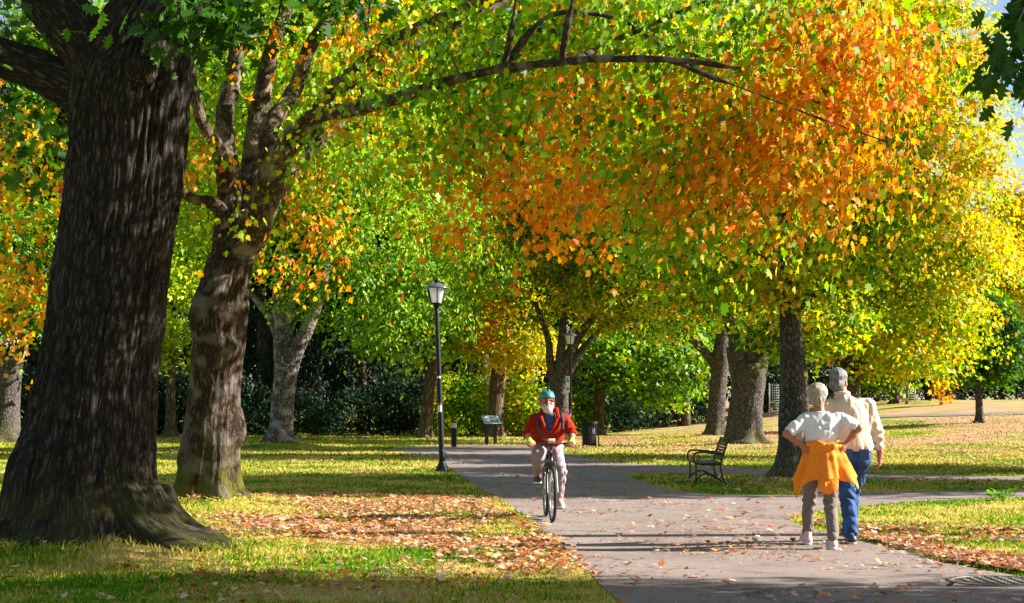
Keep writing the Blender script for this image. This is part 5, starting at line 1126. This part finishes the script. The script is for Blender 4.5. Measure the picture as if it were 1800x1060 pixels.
# trousers
TRO = simple('taupe_trousers', (.165, .135, .115), .85, var=.12, bump=.3, bscale=200)
s = SDF((-.3, -.25, .05), (.3, .7, 1.06), .0085); s.ell((0, -.01, .90), (.178, .135, .15), .05)
for h, kn, an in (((-.09, .01, .84), KL, AL), ((.09, .0, .84), KR, AR)):
    an = np.array(an); s.chain([h, kn, an + (0, 0, .03)], [.096, .066, .060], .03)
s.bump(fold_noise(11, .008, 7, (1, 1, .6))); s.bump(crease(11, .009, 58, (1, 1, .8))); s.bump(lambda P: .006 * np.sin(P[:, 2] * 75 + 4 * np.sin(P[:, 0] * 20)) * np.exp(-((P[:, 2] - .45) / .12) ** 2))
s.cut(lambda P: np.maximum(.085 + .10 * np.clip(P[:, 1] * 0, 0, 1) - P[:, 2], P[:, 2] - 1.03)); s.build('trousers', TRO, o)
SHOE_PINK = simple('pale_pink_shoe', (.62, .42, .40), .7, var=.15); SOLE = simple('white_sole', (.72, .70, .66), .7)
shoe('shoe', SHOE_PINK, SOLE, (.075, -.075, .0), (.08, .185, 0), o); shoe('shoe', SHOE_PINK, SOLE, (-.08, .44, .0), (-.10, .68, .045), o)
# orange jacket tied round the waist: a flared drape with two hanging corners
na, nr = 150, 34
A = np.linspace(0, 2 * math.pi, na, endpoint=False)
def hem(a):                              # hem height by direction (a = 0 at +X, -pi/2 towards the camera)
    g = lambda c, w_: np.exp(-(((a - c + math.pi) % (2 * math.pi) - math.pi) / w_) ** 2)
    back = .69 + .02 * np.sin(a * 3 + 1)
    return back - .17 * g(math.radians(-150), .19) - .09 * g(math.radians(-24), .18) + .04 * g(math.radians(-62), .3) - .02 * g(math.radians(-100), .2) + .20 * g(math.radians(90), 1.0)
def flare(a):
    g = lambda c, w_: np.exp(-(((a - c + math.pi) % (2 * math.pi) - math.pi) / w_) ** 2)
    return .095 + .10 * g(math.radians(-158), .42) + .10 * g(math.radians(-20), .40)
def drape(offs):
    V = []
    for k in range(nr):
        t_ = k / (nr - 1); z = 1.055 + (hem(A) - 1.055) * t_
        fold = (.004 + .026 * t_) * (np.sin(A * 8 + 1.6 * np.sin(A * 2) + t_ * 1.5) + .45 * np.sin(A * 15 + 2 - 2 * t_)) + .012 * math.sin(t_ * 22) * np.exp(-t_ * 3)
        r = flare(A) * t_ ** 1.05 + fold + offs
        V.append(np.column_stack([(.158 + r) * np.cos(A), (.125 + r * .72) * np.sin(A) - .01, z + .008 * np.sin(A * 5 + 3)]))
    return np.concatenate(V)
ORANGE = simple('orange_jacket', (.86, .245, .02), .8, var=.08, bump=.25, bscale=150, spec=.2)
mb = MB(); Vo, Vi = drape(.006), drape(-.006); mb.add(Vo, ring_faces(nr, na)); mb.add(Vi, ring_faces(nr, na)[:, ::-1])
k = np.arange(na); k2 = (k + 1) % na
for base in (0, (nr - 1) * na):
    q = np.stack([k + base, k2 + base, k2 + base + nr * na, k + base + nr * na], -1)
    mb.L.append((q if base else q[:, ::-1]).ravel()); mb.S.append(np.full(na, 4, np.int32)); mb.M.append(np.zeros(na, np.int32))
jk = mb.build('tied_jacket', ORANGE, o)
s = SDF((-.28, -.3, .9), (.28, .28, 1.13), .007)
aa = np.linspace(0, 2 * math.pi, 30); P_ = np.column_stack([.165 * np.cos(aa), .132 * np.sin(aa) - .01, 1.045 + .012 * np.sin(aa * 2)]); s.chain(P_, [.026] * 30, .02); s.ell((0, .13, 1.03), (.05, .04, .04), .02); s.bump(fold_noise(26, .010, 9)); s.build('knotted_sleeve', ORANGE, jk)
s = SDF((-.16, -.36, .50), (.16, -.02, .80), .007); s.ell((.0, -.17, .665), (.105, .055, .105), .03); s.bump(fold_noise(22, .010, 12)); s.cut(lambda P: P[:, 2] - .74); s.build('hood', ORANGE, jk)

# ---- man walking away beside her ---------------------------------------------------------------------
b0 = on_ground(1498, 957); b0[2] = .006
o = person(b0, 'grey-haired man walking away in a cream jacket and blue jeans')
s = SDF((-.42, -.3, -.02), (.46, .7, 1.86), .0075)
HC = np.array((-.105, .06, 1.69)); W, R_ = head(s, HC, math.radians(180 - 32), math.radians(6), k=1.06)
s.cone((-.07, .02, 1.50), (-.09, .04, 1.62), .062, .058, .03)
s.ell((-.04, .0, 1.32), (.19, .12, .20), .05); s.ell((-.01, .0, 1.10), (.175, .125, .18), .06); s.ell((.02, 0, .96), (.175, .125, .13), .05)
s.cone((-.22, .01, 1.45), (.13, .01, 1.455), .055, .055, .05)
SR, ER, WR = (.165, .0, 1.425), (.265, .0, 1.15), (.315, .045, .955); SL, EL, WL = (-.245, .0, 1.43), (-.30, .10, 1.17), (-.22, .27, 1.02)
for a, e, w_ in ((SL, EL, WL), (SR, ER, WR)): s.chain([a, e], [.055, .045], .03); s.chain([e, w_], [.044, .029], .015)
hand(s, WR, (.32, .055, .87), (-.75, .45, 0), 1, .55, k=1.15); hand(s, WL, (-.17, .34, 1.0), (.6, .2, -.6), -1, .6, k=1.05)
KL, AL, KR, AR = (-.02, .12, .50), (-.005, -.01, .12), (.075, .30, .52), (.055, .42, .12)
for h, kn, an in (((-.07, .01, .93), KL, AL), ((.11, .0, .93), KR, AR)): s.chain([h, kn, an], [.085, .058, .042], .02)
for an in (AL, AR): s.cone(an, (an[0], an[1] + .13, .05), .04, .035, .02)
s.build('body', SKIN, o); eyes(W, 1.06, o)
s = SDF(HC - .17, HC + .18, .006); s.ell(W((0, .018, .046)), np.array((.092, .106, .098)), .02, rot=R_); s.ell(W((0, .062, -.040)), np.array((.080, .056, .066)), .03, rot=R_)
s.ell(W((0, -.10, -.02)), np.array((.09, .085, .11)), .02, 'sub', rot=R_)
for sg in (-1, 1): s.ell(W((sg * .09, -.005, -.035)), np.array((.028, .04, .045)), .015, 'sub', rot=R_)
s.bump(fold_noise(48, .006, 23, (1, 1, .35))); s.build('hair', HAIR_GREY, o)
s = SDF((-.42, -.3, .88), (.44, .42, 1.64), .008)
s.ell((-.03, .0, 1.33), (.242, .155, .21), .06); s.cone((-.005, 0, 1.26), (.03, 0, 1.05), .215, .205, .06, sq=(1, .76, 1)); s.cone((-.21, .01, 1.435), (.14, .01, 1.44), .078, .078, .06)
s.cone((-.06, .012, 1.49), (-.08, .03, 1.585), .092, .076, .04)
s.chain([SR, ER, np.array(ER) * .1 + np.array(WR) * .9], [.080, .068, .056], .05); s.chain([SL, EL, np.array(EL) * .1 + np.array(WL) * .9], [.084, .072, .056], .03)
s.cone((.03, -.01, 1.01), (.03, -.01, .975), .205, .19, .03, sq=(1, .78, 1))
s.bump(fold_noise(8, .019, 25, (1, 1, .25))); s.bump(crease(8, .009, 56, (1, 1, .35)))
s.bump(lambda P: .009 * np.sin(P[:, 2] * 80 + P[:, 1] * 30) * np.exp(-((P[:, 2] - 1.12) / .14) ** 2) * (P[:, 0] > .22))
wR = np.array(WR); dW = (wR - np.array(ER)) / np.linalg.norm(wR - np.array(ER))
s.cut(lambda P: np.where(P[:, 0] > .24, (P - wR) @ dW + .03, -1)); s.cut(lambda P: np.where(P[:, 0] < .235, .965 - P[:, 2], -1)); s.cut(lambda P: P[:, 2] - 1.592)
CREAM = simple('cream_jacket', (.54, .46, .37), .8, var=.06, bump=.25, bscale=140); jk = s.build('jacket', CREAM, o)
s = SDF((-.2, -.12, 1.5), (.06, .18, 1.64), .006); aa = np.linspace(0, 6.283, 24); s.chain(np.column_stack([-.078 + .073 * np.cos(aa), .028 + .078 * np.sin(aa), 1.572 + 0 * aa]), [.010] * 24, .012); s.build('collar', CREAM, jk)
DENIM = simple('blue_denim', (.014, .062, .20), .85, var=.55, scale=9, bump=.3, bscale=260)
s = SDF((-.26, -.28, .04), (.32, .62, 1.10), .0085); s.ell((.02, -.01, .97), (.192, .145, .15), .05)
for h, kn, an in (((-.07, .01, .90), KL, AL), ((.11, .0, .90), KR, AR)): s.chain([h, kn, np.array(an) + (0, 0, -.02)], [.110, .080, .076], .03)
s.bump(fold_noise(10, .010, 27, (1, 1, .6))); s.bump(crease(10, .010, 57, (1, 1, .9))); s.bump(lambda P: .008 * np.sin(P[:, 2] * 70 + 3 * np.sin(P[:, 0] * 22)) * (np.exp(-((P[:, 2] - .50) / .12) ** 2) + np.exp(-((P[:, 2] - .12) / .08) ** 2)))
s.cut(lambda P: np.maximum(.05 - P[:, 2], P[:, 2] - 1.06)); jn = s.build('jeans', DENIM, o)
for x in (-.065, .105):
    mb = MB(); mb.box((x, -.158, .93), (.10, .012, .115), rot=Matrix.Rotation(.08, 3, 'X'), bev=.005); mb.build('pocket', simple('pocket_denim', (.017, .072, .225), .85, var=.3), jn)
SH_D = simple('dark_shoe', (.03, .026, .025), .5); SOLE2 = simple('tan_sole', (.55, .45, .34), .7)
shoe('shoe', SH_D, SOLE2, (-.01, -.075, 0), (.02, .215, 0), o, k=1.1); shoe('shoe', SH_D, SOLE2, (.055, .36, 0), (.075, .64, .03), o)
# ------------------------------------------------------------------ bicycle and its rider (local: forward is -Y, rotated a little)
b0 = on_ground(971, 919); b0[2] = .006
ANG = math.radians(3.0)                 # rear wheel trails to the left
bike = empty('bicycle', b0, 'black hybrid bicycle with a straight handlebar coming along the path', 'bicycle', rz=ANG)
B_BLK = simple('bike_frame_paint', (.02, .021, .024), .3, var=.2); TYRE = simple('tyre_rubber', (.018, .018, .018), .8, bump=.4, bscale=300); ALU = simple('brushed_alloy', (.42, .42, .43), .32, .9); B_DK = simple('dark_plastic', (.025, .025, .028), .5)
def wheel(y, steer=0.0):
    R_ = np.array(Matrix.Rotation(steer, 3, 'Z')); mbs = []
    def fin(mb): mb.V = [(v - np.array((0, y, .345))) @ R_.T + np.array((0, y, .345)) for v in mb.V]; return mb
    mb = MB(); mb.torus((0, y, .345), .325, .0215, 'x', 72, 12); root = fin(mb).build('wheel', TYRE, bike)
    mb = MB(); mb.torus((0, y, .345), .302, .010, 'x', 72, 8, sx=1.2); fin(mb).build('rim', ALU, root)
    mb = MB()
    for k in range(32):
        a = k * 2 * math.pi / 32; b_ = a + (.5 if k % 4 < 2 else -.5); sx = .03 if k % 2 else -.03
        mb.tube([(sx, y + .02 * math.cos(b_), .345 + .02 * math.sin(b_)), (0, y + .297 * math.cos(a), .345 + .297 * math.sin(a))], .0016, 4)
    fin(mb).build('spokes', ALU, root)
    mb = MB(); Rx = Matrix.Rotation(math.pi / 2, 3, 'Y'); mb.lathe([(0, -.06), (.012, -.06), (.012, -.035), (.028, -.033), (.02, -.02), (.018, .02), (.028, .033), (.012, .035), (.012, .06), (0, .06)], c=(0, y, .345), sides=14, rot=Rx); fin(mb).build('hub', ALU, root)
    return root
STEER = math.radians(2.5)
wheel(0, STEER); wheel(1.07)
def bt(name, paths, mat, parent=bike, sides=10, seg=None):
    mb = MB()
    for P, r in paths: mb.tube(P, r, sides, seg)
    return mb.build(name, mat, parent)
HT0, HT1, BB, ST = (0, .155, .66), (0, .205, .84), (0, .60, .29), (0, .77, .80)
fr = bt('frame', [([HT0, HT1], .021), ([(0, .165, .69), BB], .022), ([(0, .20, .80), (0, .755, .72)], .017), ([BB, ST], .017), ([(.015, .6, .29), (.055, 1.07, .345)], .011), ([(-.015, .6, .29), (-.055, 1.07, .345)], .011), ([(.012, .755, .74), (.055, 1.07, .345)], .009), ([(-.012, .755, .74), (-.055, 1.07, .345)], .009)], B_BLK)
bt('fork', [([(0, .155, .665), (.05, .14, .64), (.062, .06, .45), (.062, 0, .345)], .015), ([(0, .155, .665), (-.05, .14, .64), (-.062, .06, .45), (-.062, 0, .345)], .015)], B_BLK, seg=18)
bt('stem', [([HT1, (0, .215, .90), (0, .16, .955)], .017)], B_BLK)
hb = bt('handlebar', [([(-.285, .24, .955), (-.13, .185, .965), (0, .16, .958), (.13, .185, .965), (.285, .24, .955)], .0125)], B_DK, seg=30)
for sg in (-1, 1):
    bt('grip', [([(sg * .20, .21, .962), (sg * .295, .243, .955)], .017)], TYRE, hb)
    bt('brake_lever', [([(sg * .16, .18, .955), (sg * .18, .13, .94), (sg * .27, .155, .925)], .007)], B_DK, hb, 6, 12)
mb = MB(); mb.box((.0, .12, 1.00), (.085, .05, .035), rot=Matrix.Rotation(-.6, 3, 'X'), bev=.006); mb.build('phone_mount', simple('pale_device', (.60, .55, .45), .4), hb)
mb = MB(); mb.lathe([(0, -.03), (.022, -.03), (.026, .02), (.02, .03), (0, .03)], c=(-.02, .10, .86), sides=14, rot=Matrix.Rotation(math.pi / 2, 3, 'X')); mb.build('front_light', B_DK, bike)
mb = MB(); mb.box((0, .10, .70), (.10, .05, .09), bev=.015); mb.build('brake_calliper', B_DK, bike)
bt('mudguard', [([(0, .1 + .36 * math.cos(a) - .1, .345 + .36 * math.sin(a)) for a in np.linspace(.35, 1.35, 12)], .012)], B_DK)
bt('seat_post', [([ST, (0, .82, .93)], .0135)], ALU)
s = SDF((-.12, .62, .85), (.12, 1.02, 1.02), .006); s.chain([(0, .66, .945), (0, .78, .95), (0, .92, .955)], [.020, .035, .055], .03); s.ell((0, .92, .945), (.085, .07, .035), .03); s.cut(lambda P: .925 - P[:, 2]); s.build('saddle', TYRE, bike)
CA = math.radians(-62)                   # crank angle: image-right pedal low
cr = MB(); cr.lathe([(.0, -.004), (.085, -.004), (.09, 0), (.085, .004), (0, .004)], c=(-.05, .60, .29), sides=30, rot=Matrix.Rotation(math.pi / 2, 3, 'Y')); ck = cr.build('chainring', ALU, bike)
pdR = np.array((.075, .60 - .17 * math.cos(CA), .29 + .17 * math.sin(CA))); pdL = np.array((-.075, .60 + .17 * math.cos(CA), .29 - .17 * math.sin(CA)))
for pd, sg in ((pdR, 1), (pdL, -1)):
    c_ = bt('crank_arm', [([(sg * .06, .60, .29), pd], .011)], ALU); mb = MB(); mb.box(pd + np.array((sg * .055, 0, 0)), (.09, .085, .022), bev=.005); mb.build('pedal', B_DK, c_)
bt('chain', [([(-.05, .60, .375), (-.05, 1.07, .38)], .006), ([(-.05, .60, .205), (-.05, 1.07, .31)], .006)], B_DK, sides=6)

# ---- rider
o = empty('person', b0, 'white-bearded cyclist in a teal helmet and rust-red jacket riding towards the camera', 'person', rz=ANG)
s = SDF((-.42, -.05, .08), (.42, 1.1, 1.72), .0075)
HC = np.array((-.045, .28, 1.475)); W, R_ = head(s, HC, math.radians(6) - ANG * .5, math.radians(-4), k=1.06)
s.cone((-.01, .40, 1.30), (-.03, .32, 1.40), .062, .056, .03)
HIP = np.array((0, .83, .97))
s.ell((0, .46, 1.18), (.185, .15, .15), .06); s.ell((0, .66, 1.06), (.175, .17, .14), .08); s.ell(HIP, (.175, .15, .13), .06)
s.cone((-.17, .42, 1.275), (.17, .42, 1.275), .055, .055, .05)
SL, EL, WL = (-.185, .41, 1.25), (-.282, .40, 1.085), (-.268, .245, 1.0); SR, ER, WR = (.185, .41, 1.255), (.285, .40, 1.09), (.268, .245, 1.0)
for a, e, w_ in ((SL, EL, WL), (SR, ER, WR)): s.chain([a, e], [.055, .046], .03); s.chain([e, w_], [.046, .031], .015)
hand(s, WL, (-.262, .195, .985), (0, .15, -1), 1, .85, k=1.0); hand(s, WR, (.262, .195, .985), (0, .15, -1), -1, .85, k=1.0)
FR = pdR + np.array((.055, 0, .012)); FL = pdL + np.array((-.055, 0, .012))
AR = FR + np.array((0, .075, .10)); AL = FL + np.array((0, .075, .10)); KR = np.array((.135, .46, .60)); KL = np.array((-.15, .36, .80))
for h, kn, an in (((-.09, .83, .93), KL, AL), ((.09, .83, .93), KR, AR)): s.chain([h, kn, an], [.085, .060, .042], .02)
for an, ft in ((AR, FR), (AL, FL)): s.cone(an, ft + np.array((0, -.06, .04)), .038, .034, .02)
s.build('body', SKIN_RED, o); eyes(W, 1.06, o)
# beard, glasses, helmet
s = SDF(HC - .17, HC + .12, .005); s.ell(W((0, -.052, -.075)), np.array((.058, .052, .055)) * 1.06, .02, rot=R_); s.ell(W((0, -.088, -.042)), np.array((.036, .016, .012)), .012, rot=R_)
for sg in (-1, 1): s.cone(W((sg * .062, -.03, -.055)), W((sg * .072, .0, .005)), .018, .010, .02)
s.ell(W((0, -.108, -.062)), np.array((.018, .016, .007)), .006, 'sub', rot=R_); s.bump(fold_noise(75, .0025, 31, (1, 1, .4))); s.build('beard', BEARD, o)
mb = MB()
for sg in (-1, 1):
    V, Fc = [], []
    for k in range(14):
        a = k * 2 * math.pi / 14; V.append(W((sg * .034 + .026 * math.cos(a), -.104 + .014 * abs(sg * .034 + .026 * math.cos(a)) / .06, .012 + .019 * math.sin(a))))
    V2 = [v + R_ @ np.array((0, .005, 0)) for v in V]; mb.add(V + V2, [list(range(14)), list(range(27, 13, -1))] + [(k, (k + 1) % 14, 14 + (k + 1) % 14, 14 + k) for k in range(14)])
    mb.tube([W((sg * .058, -.09, .015)), W((sg * .08, -.03, .018)), W((sg * .084, .02, .01))], .003, 5)
mb.tube([W((-.01, -.108, .018)), W((.01, -.108, .018))], .003, 5); mb.build('glasses', simple('dark_lens', (.10, .035, .03), .15), o, smooth=False)
HEL = simple('teal_helmet', (.025, .21, .20), .35, var=.12); s = SDF(HC - .2, HC + .24, .006)
s.ell(W((0, .012, .062)), np.array((.102, .128, .105)), .02, rot=R_); Rc = R_
s.cut(lambda P: -(((P - W((0, 0, .048))) @ Rc)[:, 2] - .14 * np.clip(-((P - HC) @ Rc)[:, 1] * .0, 0, 1)))
for x in (-.055, 0, .055): s.cone(W((x, -.10, .135)), W((x * 1.05, .09, .155)), .013, .013, .006, 'sub')
for x in (-.03, .03): s.cone(W((x, -.125, .105)), W((x, -.03, .165)), .010, .010, .006, 'sub')
s.ell(W((0, .012, .04)), np.array((.085, .105, .10)), .006, 'sub', rot=R_); hm_ = s.build('helmet', HEL, o)
s = SDF(HC - .2, HC + .22, .006); s.ell(W((0, .012, .058)), np.array((.095, .120, .098)), .02, rot=R_); s.cut(lambda P: np.maximum(-(((P - W((0, 0, .040))) @ Rc)[:, 2]), -1)); s.build('helmet_lining', B_DK, hm_)
bt('chin_strap', [([W((-.088, .0, .05)), W((-.082, -.02, -.04)), W((-.03, -.045, -.125)), W((0, -.05, -.133)), W((.03, -.045, -.125)), W((.082, -.02, -.04)), W((.088, .0, .05))], .006)], simple('rust_strap', (.30, .05, .03), .7), hm_, 6, 30)
# jacket with rolled sleeves, open at the neck over a navy shirt
RUST = simple('rust_red_jacket', (.29, .017, .004), .85, var=.10, bump=.3, bscale=130, spec=.15)
s = SDF((-.44, .1, .86), (.44, 1.05, 1.46), .008)
s.ell((0, .47, 1.17), (.212, .178, .17), .06); s.ell((0, .68, 1.05), (.205, .20, .165), .08); s.cone((-.155, .42, 1.27), (.155, .42, 1.27), .074, .074, .06); s.cone((0, .42, 1.31), (-.01, .37, 1.375), .092, .080, .03)
for a, e, w_ in ((SL, EL, WL), (SR, ER, WR)):
    a = np.array(a); e = np.array(e); w_ = np.array(w_); s.chain([a, a + (e - a) * .55, e], [.082, .074, .062], .03); s.cone(e, e + (w_ - e) * .30, .062, .055, .02)
s.bump(fold_noise(8, .012, 33, (1, 1, .5))); s.bump(crease(10, .008, 61, (1, 1, .6)))
for x in (0,): s.bump(lambda P: .007 * np.sin(P[:, 2] * 85) * np.exp(-((P[:, 2] - 1.12) / .10) ** 2) * (np.abs(P[:, 0]) > .22))
s.cut(lambda P: np.where((P[:, 1] < .52) & (np.abs(P[:, 0] + .02) < .16), P[:, 2] * 0 + (.125 * np.clip((P[:, 2] - 1.09) / .22, -1, 1.2) - np.abs(P[:, 0] + .02)) * np.where(P[:, 2] > 1.02, 1, 0) - .0 * (P[:, 1]), -1))
s.cut(lambda P: P[:, 2] - 1.41)
for e, w_ in ((EL, WL), (ER, WR)):
    e = np.array(e); w_ = np.array(w_); d = (w_ - e) / np.linalg.norm(w_ - e); sgn = np.sign(e[0]); s.cut(lambda P: np.where((P[:, 0] * sgn > .215) & (P[:, 1] < .42), (P - e) @ d - .055, -1))
jk = s.build('jacket', RUST, o)
for sg, pts in ((-1, [(-.035, .285, 1.10), (-.09, .272, 1.20), (-.125, .30, 1.30), (-.105, .37, 1.385), (-.05, .44, 1.41)]), (1, [(-.005, .285, 1.10), (.05, .272, 1.20), (.095, .30, 1.30), (.085, .37, 1.385), (.04, .44, 1.41)])):
    s = SDF((-.25, .2, 1.02), (.25, .52, 1.48), .006); s.chain(pts, [.010, .018, .023, .024, .022], .02); s.bump(fold_noise(24, .006, 36)); s.build('collar', RUST, jk)
NAVY = simple('navy_shirt', (.03, .055, .16), .8, var=.15, bump=.3, bscale=150)
s = SDF((-.2, .2, .98), (.2, .6, 1.40), .008); s.ell((-.01, .46, 1.18), (.18, .170, .16), .05); s.cone((-.01, .40, 1.28), (-.02, .37, 1.33), .105, .085, .04); s.bump(fold_noise(14, .010, 38, (1.4, 1, .4))); s.cut(lambda P: P[:, 2] - 1.345 + .10 * np.clip(.42 - P[:, 1], 0, 1)); s.build('shirt', NAVY, o)
STRAP = simple('blue_grey_strap', (.03, .03, .07), .8)
for sg in (-1, 1):
    s = SDF((-.25, .2, 1.0), (.25, .6, 1.42), .006); s.chain([(sg * .15, .292, 1.15), (sg * .155, .312, 1.25), (sg * .145, .372, 1.33), (sg * .12, .46, 1.345)], [.018] * 4, .01, sq=(1.2, .8, 1)); s.build('shoulder_strap', STRAP, o)
# trousers, gloves, shoes
s = SDF((-.34, .15, .12), (.34, 1.08, 1.08), .0085); s.ell(HIP - (0, 0, .01), (.195, .165, .13), .06); s.cone((0, .70, 1.0), (0, .83, .97), .16, .16, .06)
for h, kn, an in (((-.095, .82, .93), KL, AL), ((.095, .82, .93), KR, AR)): s.chain([h, kn, an + np.array((0, 0, .02))], [.104, .080, .062], .03)
s.bump(fold_noise(9, .008, 41, (1, 1, .45))); s.bump(crease(9, .010, 62, (1, 1, .7))); s.bump(lambda P: .007 * np.sin(P[:, 2] * 65 + 4 * np.sin(P[:, 0] * 18)) * np.exp(-((P[:, 2] - .55) / .2) ** 2))
for an in (AR, AL):
    sg = np.sign(an[0]); s.cut(lambda P: np.where(P[:, 0] * sg > 0.02, an[2] + .0 - P[:, 2] + .6 * np.clip(P[:, 1] - an[1] - .15, 0, 1) - 2 * np.clip(P[:, 1] - an[1] - .3, 0, 1), -1))
s.cut(lambda P: P[:, 2] - 1.06); s.build('trousers', simple('mauve_grey_trousers', (.27, .215, .245), .85, var=.10, bump=.3, bscale=200), o)
GLOVE = simple('lime_glove', (.60, .66, .10), .7, var=.2)
for w_, pl in ((WL, (-.262, .195, .985)), (WR, (.262, .195, .985))):
    w_ = np.array(w_); f = np.array(pl) - w_; f /= np.linalg.norm(f); s = SDF(w_ - .14, w_ + .14, .005); s.cone(w_ - f * .005, w_ + f * .04, .036, .038, .02); s.ell(w_ + f * .07, (.052, .046, .034), .02); s.bump(fold_noise(40, .003, 43)); s.build('glove', GLOVE, o)
bt('wristband', [([np.array(WR) - np.array((0, -.03, -.01)), np.array(WR) - np.array((0, -.012, -.004))], .037)], B_DK, o, 14)
SHG = simple('grey_shoe', (.34, .34, .31), .7, var=.15); SHK = simple('grey_shoe_shaded', (.06, .06, .06), .7, var=.15)  # darker tone: same grey shoe, shade of the off-sun side put into its colour
shoe('shoe', SHG, SOLE, FR + np.array((0, .13, -.0)), FR + np.array((.015, -.14, -.005)), o); shoe('shoe', SHK, SOLE, FL + np.array((0, .13, .0)), FL + np.array((-.015, -.14, -.005)), o)
